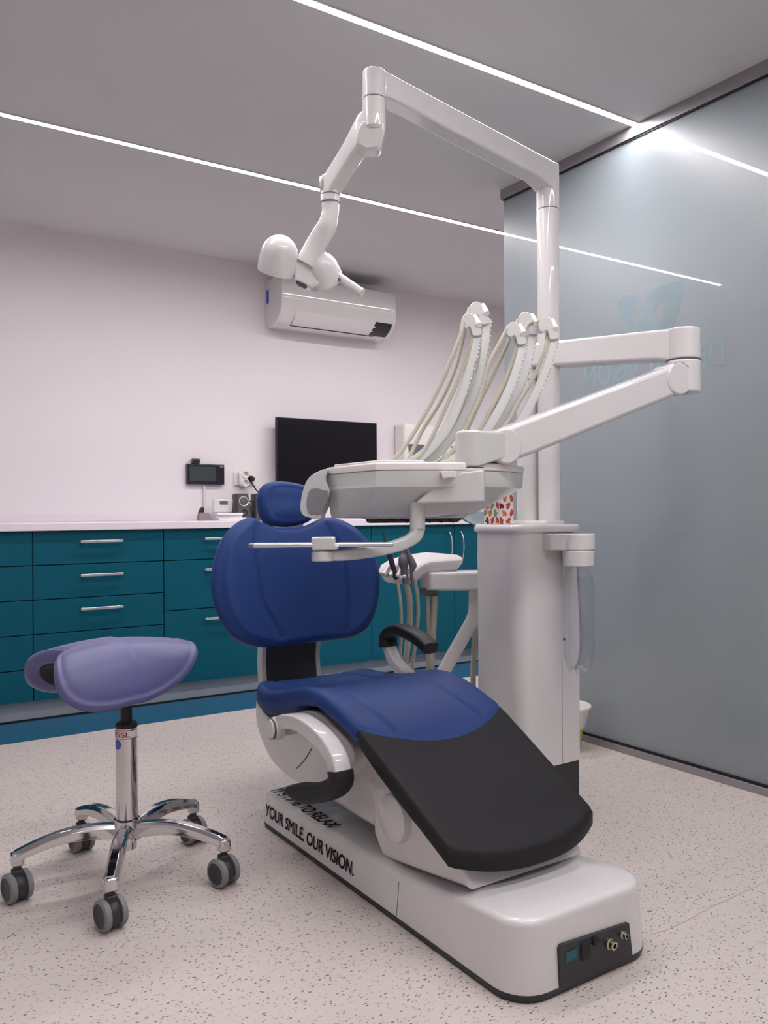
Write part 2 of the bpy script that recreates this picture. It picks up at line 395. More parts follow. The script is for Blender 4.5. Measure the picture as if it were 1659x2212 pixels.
# ------------------------------------------------------------------ cabinets
def handle_h(x0, x1, z, y, parent):
    n = 12; rings = []
    for i in range(n+1):
        t = i/n; x = x0+(x1-x0)*t; o = -.022-.008*math.sin(PI*t); sag = 0
        rings.append([(x, y+o-.004, z-.006+sag), (x, y+o+.004, z-.006+sag), (x, y+o+.004, z+.006+sag), (x, y+o-.004, z+.006+sag)])
    vs, fs = loftdata(rings)
    for xx in (x0+.012, x1-.020):
        v, f = boxdata(xx, y-.022, z-.005, xx+.008, y, z+.005); k = len(vs); vs += [Vector(q) for q in v]; fs += [tuple(i+k for i in q) for q in f]
    return bev(link('handle', pymesh('handle', vs, fs), 'steel', parent, label='slim bowed steel handle'), .0015, 2)
def handle_v(x, z0, z1, y, side, parent):
    path = cr([(x, y-.005, z0), (x, y-.026, z0+.03), (x, y-.034, (z0+z1)/2), (x, y-.026, z1-.03), (x, y-.005, z1)], 6)
    return loft('handle', sweepdata(path, superprof(.010, .007, 3, 12), up=(1, 0, 0)), 'steel', parent, label='tall bowed steel handle')
CF = 4.0; CT = .865; CB = .097
def carcass(x0, x1, t):
    box('body', x0+.002, CF+.019, CB, x1-.002, WY-.002, CT-.002, 'teal_in', t)
def drawer(x0, x1, z0, z1, hx0, hx1, hzz, t):
    d = box('drawer', x0+.002, CF, z0+.002, x1-.002, CF+.0185, z1-.002, 'teal', t, bw=.0012, seg=2)
    handle_h(hx0, hx1, hzz, CF, d)
def drawer_unit(x0, x1, zs, label, hw=.195):
    t = thing('drawer_cabinet', ((x0+x1)/2, CF+.2, CB), label, 'cabinet', 'teal base cabinets along the back wall')
    carcass(x0, x1, t); xc = (x0+x1)/2
    for a_, b_ in zip(zs[:-1], zs[1:]):
        drawer(x0, x1, b_, a_, xc-hw/2, xc+hw/2, a_-.052, t)
    return t
def door_unit(x0, x1, hside, label, hz0=.64, hz1=.82):
    t = thing('door_cabinet', ((x0+x1)/2, CF+.2, CB), label, 'cabinet', 'teal base cabinets along the back wall')
    carcass(x0, x1, t)
    d = box('door', x0+.002, CF, CB, x1-.002, CF+.0185, CT-.003, 'teal', t, bw=.0012, seg=2)
    hx = x1-.045 if hside > 0 else x0+.045
    handle_v(hx, hz0, hz1, CF, hside, d)
Z5 = [CT, .709, .553, .397, .241, CB]; Z3 = [CT, .709, .462, CB]
drawer_unit(-1.07, -.47, Z5, 'teal five-drawer cabinet in the far left corner of the room')
drawer_unit(-.47, .13, Z3, 'teal cabinet of three deep drawers, second from the left corner')
drawer_unit(.13, .73, Z5, 'teal drawer cabinet cut by the left edge of the photo')
drawer_unit(.73, 1.332, Z5, 'teal cabinet with a column of shallow drawers above the saddle stool')
drawer_unit(1.332, 1.935, Z3, 'teal cabinet of three deep drawers partly hidden by the blue backrest')
door_unit(1.935, 2.54, -1, 'teal door cabinet mostly hidden behind the blue backrest')
door_unit(2.54, 3.14, 1, 'teal door cabinet with its handle on the right, behind the suction tools')
door_unit(3.14, 3.74, -1, 'teal door cabinet with its handle on the left, beside the white pillar')
def tag1(o, base, label, cat, group=None): rebase(o, base); return tag(o, label, cat, group)
pl = box('cabinet_plinth', XL+.01, 4.045, .004, 3.74, 4.06, CB-.001, 'plinth')
tag1(pl, (1.3, 4.05, .004), 'brushed grey plinth board under the teal cabinets', 'plinth')
dk = box('plinth_gap_strip', XL+.01, 4.040, .002, 3.74, 4.0449, .010, 'black'); tag1(dk, (1.3, 4.042, .002), 'thin black strip standing for the dark gap at the foot of the plinth', 'strip')  # dark gap below the plinth, drawn as a black strip
wt = thing('worktop', (1.3, 4.25, CT), 'long white worktop over the teal cabinets', 'worktop')
box('slab', XL+.005, 3.975, CT, 3.78, WY-.001, .902, 'counter', wt, bw=.004)
box('upstand', XL+.005, WY-.022, .902, 3.78, WY-.001, .938, 'counter', wt, bw=.002)

# ------------------------------------------------------------------ air conditioner
ac = thing('air_conditioner', (2.55, WY-.1, 2.03), 'white wall-mounted air conditioner under the ceiling', 'air conditioner')
prof = [(WY-.001, 2.335), (4.36, 2.335), (4.335, 2.318), (4.328, 2.25), (4.330, 2.15), (4.345, 2.11), (4.375, 2.075), (4.42, 2.045), (4.50, 2.04), (WY-.001, 2.06)]
x0, x1 = 2.145, 2.945
rings = [[(x, y, z) for y, z in prof] for x in (x0, x1)]
loft('housing', rings, 'white', ac, bw=.008)
# the flap lies on the curved lower front
fl = [(4.3405, 2.128), (4.352, 2.098), (4.373, 2.072), (4.398, 2.053)]
def flapring(x, o): return [(x, y-o*.75, z-o*.6) for y, z in fl]
vs = []; fs = []
for x in (2.24, 2.80):
    vs += [Vector(p) for p in flapring(x, .004)]
for x in (2.24, 2.80): vs += [Vector(p) for p in flapring(x, .0)]
fs = [(i, i+1, i+5, i+4) for i in range(3)]+[(8+i, 8+i+4, 8+i+5, 8+i+1) for i in range(3)]+[(0, 4, 12, 8), (3, 11, 15, 7), (0, 8, 9, 1), (1, 9, 10, 2), (2, 10, 11, 3), (4, 5, 13, 12), (5, 6, 14, 13), (6, 7, 15, 14)]
M_['acflap'] = mat('flap_plastic', (.68, .655, .665), .35)
link('louvre_flap', pymesh('louvre_flap', vs, fs), 'acflap', ac)
def acq(x0, x1, s0, s1, o):
    def pt(s):
        k = min(int(s*3), 2); f = s*3-k; a, b = fl[k], fl[k+1]; return (a[0]+(b[0]-a[0])*f-o*.75, a[1]+(b[1]-a[1])*f-o*.6)
    L_ = [pt(s0+(s1-s0)*k/4) for k in range(5)]
    vs = [Vector((x0+(0.02 if sl else 0)*(1-k/4), y, z)) for sl in (1,) for k, (y, z) in enumerate(L_)] + [Vector((x1+.02*(1-k/4), y, z)) for k, (y, z) in enumerate(L_)]
    return vs, [(k, k+1, k+6, k+5) for k in range(4)]
v, f = acq(2.775, 2.90, 0.0, 1.0, .0052)
link('display_panel', pymesh('display_panel', v, f), 'gloss_dark', ac)
boxes('flap_gap', [(2.232, 4.3965, 2.045, 2.81, 4.402, 2.0495)], 'black', ac)
st = flat('energy_sticker', [[(x0-.0008, 4.535, 2.27), (x0-.0008, 4.50, 2.27), (x0-.0008, 4.50, 2.19), (x0-.0008, 4.535, 2.19)]], 'bluesticker', ac, label='small blue sticker')

# ------------------------------------------------------------------ things on the back wall and worktop
mo = thing('monitor', (2.52, 4.5, 1.3), 'large black flat screen switched off on the white wall', 'monitor')
box('housing', 2.17, 4.455, 1.095, 2.875, 4.482, 1.510, 'black', mo, bw=.004)
box('screen', 2.176, 4.4535, 1.110, 2.869, 4.4560, 1.504, 'screen', mo)
box('wall_bracket', 2.42, 4.482, 1.22, 2.62, WY-.001, 1.38, 'charcoal', mo, bw=.003)

ic = thing('video_intercom', (1.755, 4.53, 1.106), 'black wall intercom with a grey-green screen left of the sockets', 'intercom')
box('housing', 1.643, 4.522, 1.106, 1.867, WY-.001, 1.222, 'gloss_dark', ic, bw=.004)
box('screen', 1.658, 4.5205, 1.124, 1.815, 4.5235, 1.207, 'lcd2', ic, label='dark grey-green screen')
box('brand_mark', 1.839, 4.5213, 1.2075, 1.861, 4.5222, 1.2105, 'grey', ic)
sc = box('small_sensor', 1.672, 4.515, 1.2225, 1.718, WY-.001, 1.252, 'gloss_dark', bw=.006); tag1(sc, (1.695, 4.53, 1.2225), 'small black square sensor on top of the wall intercom', 'sensor')
ca = box('cable_cover', 1.744, WY-.013, .939, 1.759, WY-.0005, 1.105, 'white', bw=.002); tag1(ca, (1.751, WY, .939), 'thin white cable cover running down below the wall intercom', 'cable cover')

so = thing('wall_socket', (2.0, WY, 1.10), 'white double wall socket plate right of the intercom', 'socket')
box('frame', 1.935, WY-.010, 1.103, 2.075, WY-.0005, 1.186, 'cream', so, bw=.003)
box('insert', 2.010, WY-.013, 1.116, 2.066, WY-.009, 1.172, 'cream', so, bw=.002)
ad = thing('socket_adapter', (1.985, WY-.03, 1.09), 'white two-way round socket adapter plugged into the wall plate', 'adapter')
def round_socket(x, z, y):
    o = lathe('outlet', [(.024, 0), (.024, -.03), (.021, -.033), (.019, -.033), (.018, -.016), (.0005, -.016)], (x, y, z), (0, 1, 0), 'cream', ad)
    for s in (-1, 1): lathe('pin_hole', [(.0025, -.0165), (.0002, -.0168)], (x+s*.009, y, z), (0, 1, 0), 'black', o)
    return o
round_socket(1.990, 1.166, WY-.018); round_socket(1.990, 1.118, WY-.018)
box('adapter_body', 1.955, WY-.045, 1.10, 1.985, WY-.012, 1.185, 'cream', ad, bw=.012)
pg = thing('power_cable', (2.035, WY-.03, 1.13), 'black plug with a curved black cable hanging from the wall socket', 'cable')
lathe('plug', [(.0005, -.034), (.012, -.033), (.015, -.028), (.019, -.012), (.019, 0)], (2.036, WY-.014, 1.142), (0, 1, 0), 'black', pg)
pts = [wy(543, 1042, WY-.05), wy(548, 1050, WY-.045), wy(555, 1060, WY-.035), wy(566, 1068, WY-.03), wy(590, 1080, WY-.03), wy(610, 1100, WY-.03)]
tube('cable', pts, .004, 'black', pg, n=6, seg=8)

th = thing('thermostat', (1.83, 4.44, .925), 'white wireless thermostat with a small grey display, standing on papers', 'thermostat')
q0 = wy(460, 1108, 4.44); q1 = wy(506, 1078, 4.44); zb, zt = q0.z, q1.z
box('housing', q0.x, 4.425, zb, q1.x, 4.46, zt, 'white', th, bw=.010)
g0, g1 = wy(475, 1090, 4.424), wy(492, 1082, 4.424)
box('display', g0.x, 4.4235, g0.z, g1.x, 4.4262, g1.z, 'lcd', th, label='small grey display')
def paper(x0, y0, z0, x1, y1, z1, rot, label, m='paper'):
    o = box('paper_sheets', x0, y0, z0, x1, y1, z1, m, bw=.0008); rebase(o, ((x0+x1)/2, (y0+y1)/2, z0)); o.rotation_euler = (0, 0, rot)
    return tag(o, label, 'papers', 'papers stacked on the worktop')
zt0 = .9025
h = (zb-.0005-zt0)
paper(1.71, 4.24, zt0, 1.872, 4.50, zt0+h*.34, .06, 'bottom sheaf of white papers under the thermostat')
paper(1.72, 4.27, zt0+h*.34+.0002, 1.868, 4.49, zt0+h*.68, -.05, 'middle sheaf of white papers under the thermostat')
paper(1.715, 4.26, zt0+h*.68+.0002, 1.865, 4.48, zt0+h, .02, 'top sheaf of white papers directly under the thermostat')
# tape dispenser like stamp at the left end of the papers
q0 = wy(428, 1122, 4.30); q1 = wy(448, 1107, 4.30)
td = thing('tape_dispenser', ((q0.x+q1.x)/2, 4.30, .9025), 'small dusky pink and black desk dispenser left of the papers', 'dispenser')
zq = lambda f: .9025+f*(q1.z-.9025)
prism('base', [(q0.x, 4.28, .9025), (q1.x+.03, 4.28, .9025), (q1.x+.02, 4.28, zq(.3)), (q1.x, 4.28, zq(.95)), (q0.x+.008, 4.28, zq(1)), (q0.x, 4.28, zq(.55))], (0, .04, 0), 'pinkpaper', td, bw=.002)
prism('cutter', [(q0.x+.004, 4.285, zq(.9)), (q0.x+.03, 4.285, zq(1.0)), (q0.x+.026, 4.285, zq(1.7)), (q0.x+.014, 4.285, zq(1.5))], (0, .03, 0), 'black', td, bw=.001)

def speaker(x, y, rz, label):
    t = thing('desktop_speaker', (x, y, .9025), label, 'speaker', 'small dark desktop speakers on the worktop')
    z0 = .9025; H_ = .150
    def ring(f):
        wd = .105-.030*f; dp = .10-.02*f; yo = .018*f
        return [(x+a, y+b+yo, z0+H_*f) for a, b in superprof(wd, dp, 5, 24)]
    loft('cabinet', [ring(f) for f in (0, .15, .5, .85, .96)]+[[(x+a, y+b+.018, z0+H_) for a, b in superprof(.062, .07, 4, 24)]], 'spk', t)
    def fy(f): return y - .05 + .018*f + .01*f
    f = .70; ax = (0, -1, .12)
    r_ = lathe('chrome_ring', [(.0225, 0), (.0285, .003), (.0295, .006), (.027, .008), (.0235, .006), (.0225, .001)], (x, fy(f)+.003, z0+H_*f), ax, 'steel', t, label='shiny ring')
    lathe('cone', [(.023, .003), (.016, -.001), (.010, .003), (.005, .005), (.0003, .0055)], (x, fy(f)+.001, z0+H_*f), ax, 'dgrey', t)
    lathe('bass_port', [(.0185, .0025), (.0165, .004), (.0150, .003), (.009, -.001), (.0003, -.001)], (x, fy(.27)+.000, z0+H_*.27), ax, 'black', t)
    text('brand_print', 'logi', (x-.008, fy(.02)-.0015, z0+.004), (1, 0, 0), (0, 0, 1), .016, .007, 'paper', t)
    for o in list(t.children): pass
    return t
qa = wy(528, 1118, 4.36); qb = wy(568, 1118, 4.36)
speaker(qa.x, 4.40, 0, 'dark speaker with a silver ring next to the thermostat')
speaker(qb.x, 4.40, 0, 'dark speaker with a silver ring half hidden by the blue headrest')
cc = tube('speaker_cable', [wy(537, 1082, 4.38), wy(545, 1084, 4.40), wy(551, 1092, 4.43), wy(556, 1105, 4.45), (wy(558, 1118, 4.45).x, 4.45, .9062)], .0025, 'black', None, n=6, seg=8)
tag1(cc, wy(556, 1118, 4.45), 'thin black cable arching between the two small speakers', 'cable')

def dispenser(x0, x1, label):
    z0, z1, y0 = 1.225, 1.527, 4.43
    t = thing('towel_dispenser', ((x0+x1)/2, WY, z0), label, 'dispenser', 'white dispensers on the wall behind the whips')
    rg = lambda y, i: [(x0+i, y, z0+i), (x1-i, y, z0+i), (x1-i, y, z1-i), (x0+i, y, z1-i)]
    bev(loft('housing', [rg(WY-.001, 0), rg(y0, .006)], 'cream', t), .022, 5)
    prism('window', [(x0+.03, y0-.001, 1.385), (x1-.03, y0-.001, 1.385), (x1-.05, y0-.001, 1.25), (x0+.045, y0-.001, 1.25)], (0, .003, 0), 'winbrown', t, bw=.001, label='smoky window')
    lathe('lock', [(.0065, 0), (.0065, -.003), (.0005, -.003)], (x1-.035, y0, 1.42), (0, 1, 0), 'charcoal', t)
dispenser(3.068, 3.395, 'left white towel dispenser with a smoky window behind the thin hoses')
dispenser(3.42, 3.72, 'right white towel dispenser mostly hidden behind the delivery arm joint')

# waste bin beside the glass
bn = thing('waste_bin', (2.416, 2.374, 0), 'small white round bin at the foot of the glass, behind the pillar', 'bin')
lathe('body', [(.0005, .086), (.078, .086), (.094, .165), (.100, .172), (.104, .172), (.104, .166), (.098, .160), (.0775, .085)], (2.416, 2.374, 0), (0, 0, 1), 'cream', bn)
lathe('foot', [(.0005, .001), (.058, .001), (.064, .03), (.0735, .0855), (.0005, .0858)], (2.416, 2.374, 0), (0, 0, 1), 'yellow', bn, label='yellow lower part')

# ================================================================== DENTAL CHAIR
XC = 1.268
chair = thing('dental_chair', (1.26, 1.75, 0), 'blue dental treatment chair with a dark leg pad on a white base', 'dental chair')
# --- base
def base_h(y):
    t = min(1, max(0, (1.62-y)/.42)); t = t*t*(3-2*t); return .110+.045*t
bx0, bx1, by0, by1 = 1.062, 1.460, 1.165, 2.296
def rrect(x0, x1, y0, y1, rf, rr, n=8, side=24):
    pts = []
    def arc(cx, cy, r, a0):
        for k in range(n+1): a = a0+PI/2*k/n; pts.append((cx+r*math.cos(a), cy+r*math.sin(a)))
    def line(a, b):
        for k in range(1, side): t = k/side; pts.append((a[0]+(b[0]-a[0])*t, a[1]+(b[1]-a[1])*t))
    arc(x0+rf, y0+rf, rf, PI); line(pts[-1], (x1-rf, y0)); arc(x1-rf, y0+rf, rf, -PI/2); line(pts[-1], (x1, y1-rr))
    arc(x1-rr, y1-rr, rr, 0); line(pts[-1], (x0+rr, y1)); arc(x0+rr, y1-rr, rr, PI/2); line(pts[-1], (x0, y0+rf))
    return pts
def inset(pts, d, cx=None):   # move the outline inward by d
    n = len(pts); out = []
    for i in range(n):
        a, b = pts[i-1], pts[(i+1) % n]; tx, ty = b[0]-a[0], b[1]-a[1]; l = math.hypot(tx, ty) or 1
        out.append((pts[i][0]-ty/l*d, pts[i][1]+tx/l*d))
    return out
O = rrect(bx0, bx1, by0, by1, .075, .02)
rings = [[(x, y, .016) for x, y in O]]
R_ = .015
for k in range(0, 7):
    a = PI/2*k/6; ins = R_*(1-math.cos(a)); rings.append([(x, y, base_h(y)-R_+R_*math.sin(a)) for x, y in inset(O, ins+.008)])
O2 = inset(O, R_+.010)
mx_ = (bx0+bx1)/2; my_ = (by0+by1)/2
for s in (.93, .8, .6, .35, .1, .01):
    rings.append([(mx_+(x-mx_)*s, my_+(y-my_)*(s if s > .8 else .93*s+.07*0), base_h(my_+(y-my_)*s)+.006*(1-s)) for x, y in O2])
base = loft('base', rings, 'white', chair)
# the small connection panel is cut into the front of the base
skirt = loft('skirt', [[(x, y, 0.0005) for x, y in inset(O, .003)], [(x, y, .0165) for x, y in inset(O, -.001)]], 'charcoal', chair)
pn = prism('connection_panel', [(1.166, by0-.0035, .018), (1.376, by0-.0035, .018), (1.366, by0-.0035, .088), (1.172, by0-.0035, .098), (1.166, by0-.0035, .092)], (0, .014, 0), 'charcoal', chair, bw=.0012, label='dark recessed connection panel')
flat('label_window', [[(1.182, by0-.0045, .062), (1.212, by0-.0045, .062), (1.212, by0-.0045, .082), (1.182, by0-.0045, .082)]], 'turq', pn, label='small turquoise label')
bev(box('power_inlet', 1.222, by0-.008, .052, 1.248, by0-.002, .088, 'black', pn), .004)
lathe('valve_knob', [(.009, 0), (.009, -.006), (.006, -.008), (.0005, -.008)], (1.262, by0-.003, .082), (0, 1, 0), 'black', pn)
lathe('air_fitting', [(.0005, .002), (.0115, .002), (.0115, -.007), (.009, -.009), (.009, -.017), (.0075, -.018), (.005, -.018), (.0048, -.006), (.0003, -.006)], (1.302, by0-.003, .066), (0, 1, 0), 'brass', pn, label='larger metal hose fitting')
lathe('water_fitting', [(.0005, .002), (.008, .002), (.008, -.007), (.0055, -.009), (.0055, -.016), (.0035, -.017), (.0033, -.006), (.0003, -.006)], (1.340, by0-.003, .074), (0, 1, 0), 'brass', pn, label='smaller metal hose fitting')
# dark joint across the side of the base
gy = wx(856, 1900, bx0).y
prism('side_joint', [(bx0-.0006, gy-.0008, .017), (bx0-.0006, gy+.0008, .017), (bx0+.0074, gy+.0008, base_h(gy)-.016), (bx0+.0074, gy-.0008, base_h(gy)-.016)], (.002, 0, 0), 'dgrey', chair, bw=0)
# printing
xs = bx0-.0010
a = wx(568, 1757, xs); b = wx(762, 1882, xs); c = wx(568, 1737, xs)
z0_ = wx(568, 1757, xs).z
text('side_print', 'YOUR SMILE. OUR VISION.', (xs+.0012, a.y-.012, z0_), (0, -1, 0), (.10, 0, 1), a.y-b.y-.012, .0325, 'print', chair, bold=.022)
def onz(px, py, z):
    v = FW + RI*((px-CX)/FPX) + UI*((CY-py)/FPX); return Vector((0, 0, CAMH)) + v*((z-CAMH)/v.z)
zt_ = .1150
a = onz(583, 1708, zt_); b = onz(717.5, 1790, zt_); c = onz(594, 1702, zt_)
text('top_print', "IT'S TIME TO RELAX", (a.x+.002, a.y, .1140), (0, -1, 0), (1, 0, .03), a.y-b.y-.01, min(.05, max(.040, c.x-a.x)), 'print', chair, shear=.15, bold=.022)

# --- upholstery: pads bent along the chair
def lerp_tab(tab, y):
    tab = sorted(tab)
    if y <= tab[0][0]: 
        (a, b), (c, d) = tab[0], tab[1]; return b+(d-b)*(y-a)/(c-a)
    for (a, b), (c, d) in zip(tab[:-1], tab[1:]):
        if y <= c:
            t = (y-a)/(c-a); return b+(d-b)*t
    (a, b), (c, d) = tab[-2], tab[-1]; return d+(d-b)*(y-c)/(c-a)
def smooth_tab(tab, w=.03):
    return lambda y: sum(lerp_tab(tab, y+w*k/4) for k in range(-4, 5))/9
top = smooth_tab([(2.42, .405), (2.32, .412), (2.25, .420), (2.178, .428), (2.08, .452), (1.98, .477), (1.90, .478), (1.82, .460), (1.76, .440), (1.70, .421), (1.592, .366), (1.5, .318), (1.414, .273), (1.34, .236), (1.28, .204)])
bot = smooth_tab([(2.42, .36), (2.30, .362), (2.242, .362), (2.149, .362), (2.061, .391), (1.978, .424), (1.9, .432), (1.804, .413), (1.715, .388), (1.632, .335), (1.536, .285), (1.448, .243), (1.351, .193), (1.28, .158)], .02)
def pad(name, hw, yr, yf, m, parent, r=.02, nu=61, nv=71, lift=0, groove=None, dip=None, bf=bot, tf=top):
    def dist(n):   # denser near borders
        return [.5-.5*math.cos(PI*(k/(n-1))*.98+PI*.01) for k in range(n)]
    U = [(.5-.5*math.cos(PI*k/(nu-1)))*.6+(k/(nu-1))*.4 for k in range(nu)]; V = [(.5-.5*math.cos(PI*k/(nv-1)))*.6+(k/(nv-1))*.4 for k in range(nv)]
    vs = []; 
    for side in (1, 0):
        for v in V:
            for u in U:
                q = 2*u-1; y0 = yr(q); y1 = yf(q); y = y0+(y1-y0)*v; x = XC+hw(y)*q
                e = min(hw(y)*(1-abs(q)), abs(y-y0), abs(y-y1)); 
                ru = hw(y)*(1-abs(q)); rv = min(abs(y-y0), abs(y-y1))
                dx_ = max(0, r-ru); dy_ = max(0, r-rv); dd = min(r, math.hypot(dx_, dy_)); drop = r-math.sqrt(max(0, r*r-dd*dd))
                z = tf(y)+lift
                if side:
                    z -= drop
                    if groove: z -= groove(q, y)
                    if dip: z -= dip(q, y)
                else:
                    z = bf(y)+drop*.4 if True else 0
                vs.append(Vector((x, y, z)))
    fs = []; n = nu*nv
    for j in range(nv-1):
        for i in range(nu-1):
            a = j*nu+i; fs.append((a, a+1, a+nu+1, a+nu)); fs.append((n+a, n+a+nu, n+a+nu+1, n+a+1))
    for i in range(nu-1):
        fs.append((i, n+i, n+i+1, i+1)); a = (nv-1)*nu+i; fs.append((a, a+1, n+a+1, n+a))
    for j in range(nv-1):
        a = j*nu; fs.append((a, a+nu, n+a+nu, n+a)); a = j*nu+nu-1; fs.append((a, n+a, n+a+nu, a+nu))
    return link(name, pymesh(name, vs, fs), m, parent, angle=60)
def g_(d, w): return math.exp(-(d/w)**2)
def seat_hw(y):
    t = max(0, (y-2.16)/.22); return .232+.012*g_(y-2.22, .1)-.05*t*t
seat = pad('seat', seat_hw, lambda q: 2.42-.085*abs(q)**4, lambda q: 1.70-.085*(1-q*q), 'blue', chair, r=.026, lift=.004,
           groove=lambda q, y: .006*(g_(abs(q)-.60-.06*(y-1.9), .020))*min(1, max(0, (y-1.70+.085*(1-q*q))/.05))+(.0045*g_(y-(2.10-.03*(1-q*q)), .008) if abs(q) < .95 else 0),
           dip=lambda q, y: -.016*g_(y-2.34, .06)*abs(q)**3+.022*(1-abs(q)**2.2)*g_(y-2.0, .22)+.004*(1-q*q))
def leg_hw(y): return .228-.014*min(1, max(0, (1.7-y)/.35))
pad('leg_pad', leg_hw, lambda q: 1.735-.06*(1-q*q), lambda q: 1.368-.050*(1-abs(q)**2.4), 'legpad', chair, r=.012, lift=-.004)
# back cushion
def backY(z): return 2.424+(z-.737)*.26
def onback(px, py, off=0):
    v = FW + RI*((px-CX)/FPX) + UI*((CY-py)/FPX)   # Y = a + b z
    t = (2.424+off+(CAMH-.737)*.26)/(v.y-.26*v.z); return Vector((0, 0, CAMH))+v*t
def cushion(name, outline, front, m, parent, thick=.06, bulge=.012, groove=None, nr=26, er=.03, cen=None, shape=None):
    P_ = cr(outline, 6, True); cen = Vector(cen) if cen else sum(P_, Vector())/len(P_); n = Vector(front).normalized()
    R0 = sum((p-cen).length for p in P_)/len(P_); rings = []
    def ring(s, off, fn=False):
        out = []
        for p in P_:
            q = cen+(p-cen)*s; o = off
            if fn:
                if groove: o -= groove(q)
                if shape: o += shape(q, s)
            out.append(q+n*o)
        return out
    rings.append(ring(.02, -thick)); rings.append(ring(.6, -thick)); rings.append(ring(.88, -thick*.97)); rings.append(ring(.955, -thick*.8)); rings.append(ring(.99, -thick*.5)); rings.append(ring(1.0, -thick*.2))
    for k in range(1, 8):
        a = PI/2*k/7; rings.append(ring(1-er/R0*(1-math.cos(a)), er*.75*math.sin(a)-thick*.2+.0, k > 5))
    s0 = 1-er/R0
    top0 = er*.75-thick*.2
    for k in range(1, nr+1):
        s = s0*(1-k/(nr+.3)); rings.append(ring(s, top0+bulge*(1-(s/s0)**2), True))
    return loft(name, rings, m, parent, angle=70)
bo = [(535, 1117), (508, 1132), (484, 1160), (468, 1205), (462, 1250), (468, 1298), (484, 1342), (508, 1376), (545, 1394), (590, 1397), (640, 1391), (700, 1384), (750, 1379), (786, 1366), (808, 1338), (819, 1300), (823, 1255), (816, 1210), (800, 1172), (772, 1140), (742, 1122), (715, 1116), (690, 1121), (664, 1133), (630, 1140), (596, 1138), (570, 1128), (552, 1118)]
def bgroove(q):
    z = q.z; g = 0
    xl = 1.108+.02*((z-.75)/.2)**2+max(0, (.66-z))*.32; xr = 1.428-.02*((z-.75)/.2)**2-max(0, (z-.80))*.35
    g += .008*g_(q.x-xl, .0055)+.008*g_(q.x-xr, .0055)
    return g
bs = lambda q, s: .012*min(1, max(0, (abs(q.x-1.268)-.14)/.1))
cushion('backrest', [onback(*p) for p in bo], (0, -1, .26), 'blue', chair, thick=.065, bulge=.010, groove=bgroove, nr=70, er=.036, shape=bs, cen=onback(640, 1262))
# shell behind the cushion and the upright that carries it
cushion('back_shell', [onback(640+(p[0]-640)*.93, 1262+(p[1]-1262)*.93, .05) for p in bo], (0, 1, -.26), 'white', chair, thick=.02, bulge=.01, nr=8, er=.02, cen=onback(640, 1262, .05))
up_ = [(2.50, .33), (2.515, .45), (2.50, .55), (2.485, .66)]
rings = []
for y, z in up_: rings.append([(1.168, y, z), (1.374, y, z), (1.374, y+.03, z), (1.168, y+.03, z)])
loft('back_support', rings, 'charcoal', chair, bw=.003, label='dark upright plate')
for x in (1.163, 1.3655): loft('side_rail', [[(x, y-.004, z), (x+.016, y-.004, z), (x+.016, y+.034, z), (x, y+.034, z)] for y, z in up_], 'grey', chair, bw=.002, label='grey rail')
boxes('support_foot', [(1.16, 2.10, .30, 1.38, 2.54, .345)], 'charcoal', chair, bw=.005)
# headrest
hY = 2.50
ho = [(563, 1066), (562, 1080), (567, 1105), (576, 1125), (592, 1135), (620, 1137.5), (650, 1133), (672, 1124), (683, 1108), (688, 1088), (686, 1068), (674, 1054), (650, 1045), (622, 1040), (595, 1039), (574, 1046)]
hs = lambda q, s: -.010*g_((q.z-.985), .035)*g_(q.x-1.27, .09)
cushion('headrest', [wy(*p, hY+(hz(600)-p[1])*.0002) for p in ho], (0, -1, .12), 'blue', chair, thick=.055, bulge=.012, nr=24, er=.03, shape=hs)
q0, q1 = wy(584, 1142, 2.52), wy(660, 1130, 2.52)
box('headrest_mount', q0.x+.01, 2.505, q0.z-.03, q1.x-.015, 2.535, q1.z+.03, 'steel', chair, bw=.004)
# --- white body under the seat
def yz(pts, x): return [(x, y, z) for y, z in pts]
shield = [wx(*p, 1.075) for p in [(553, 1512), (554, 1560), (566, 1600), (585, 1640), (612, 1668), (645, 1690), (690, 1698), (730, 1688), (757, 1660), (765, 1630), (752, 1600), (722, 1570), (690, 1540), (655, 1534), (620, 1548), (588, 1554), (566, 1535)]]
sm = cr(shield, 4, True)
prism('seat_side_cover', sm, (.06, 0, 0), 'white', chair, bw=.012, seg=4)
prism('seat_side_cover', [Vector((2*XC-p.x-.06, p.y, p.z)) for p in sm], (.06, 0, 0), 'white', chair, bw=.012, seg=4)
prism('lift_arm_cover', cr([(1.12, y, z) for y, z in [(2.27, .33), (2.30, .26), (2.24, .20), (2.08, .165), (1.90, .150), (1.72, .150), (1.60, .17), (1.56, .22), (1.58, .28), (1.66, .325), (1.75, .36), (1.85, .385), (1.95, .39), (2.1, .35), (2.2, .34)]], 4, True), (.30, 0, 0), 'white', chair, bw=.015, seg=4)
prism('leg_support', [(1.10, y, z) for y, z in [(1.73, .150), (1.69, .104), (1.372, .150), (1.352, .148), (1.395, .212), (1.47, .248), (1.58, .305), (1.70, .372), (1.74, .36)]], (.335, 0, 0), 'white', chair, bw=.010, seg=4)
dc = lathe('hinge_cover', [(.0005, -.020), (.046, -.019), (.054, -.014), (.057, -.004), (.057, .03)], (1.095, 1.622, .222), (1, 0, 0), 'white', chair, label='round white hinge cover')
# rounded recess seam lines
tube('cover_seam', [wx(*p, 1.0735) for p in [(640, 1660), (655, 1645), (665, 1630), (672, 1618)]], .0012, 'dgrey', chair, seg=6)
# inner rib at the upper arm of the mechanism
tube('mechanism_rib', [(1.105, 1.93, .34), (1.105, 1.86, .345), (1.105, 1.80, .335)], .010, 'grey', chair)
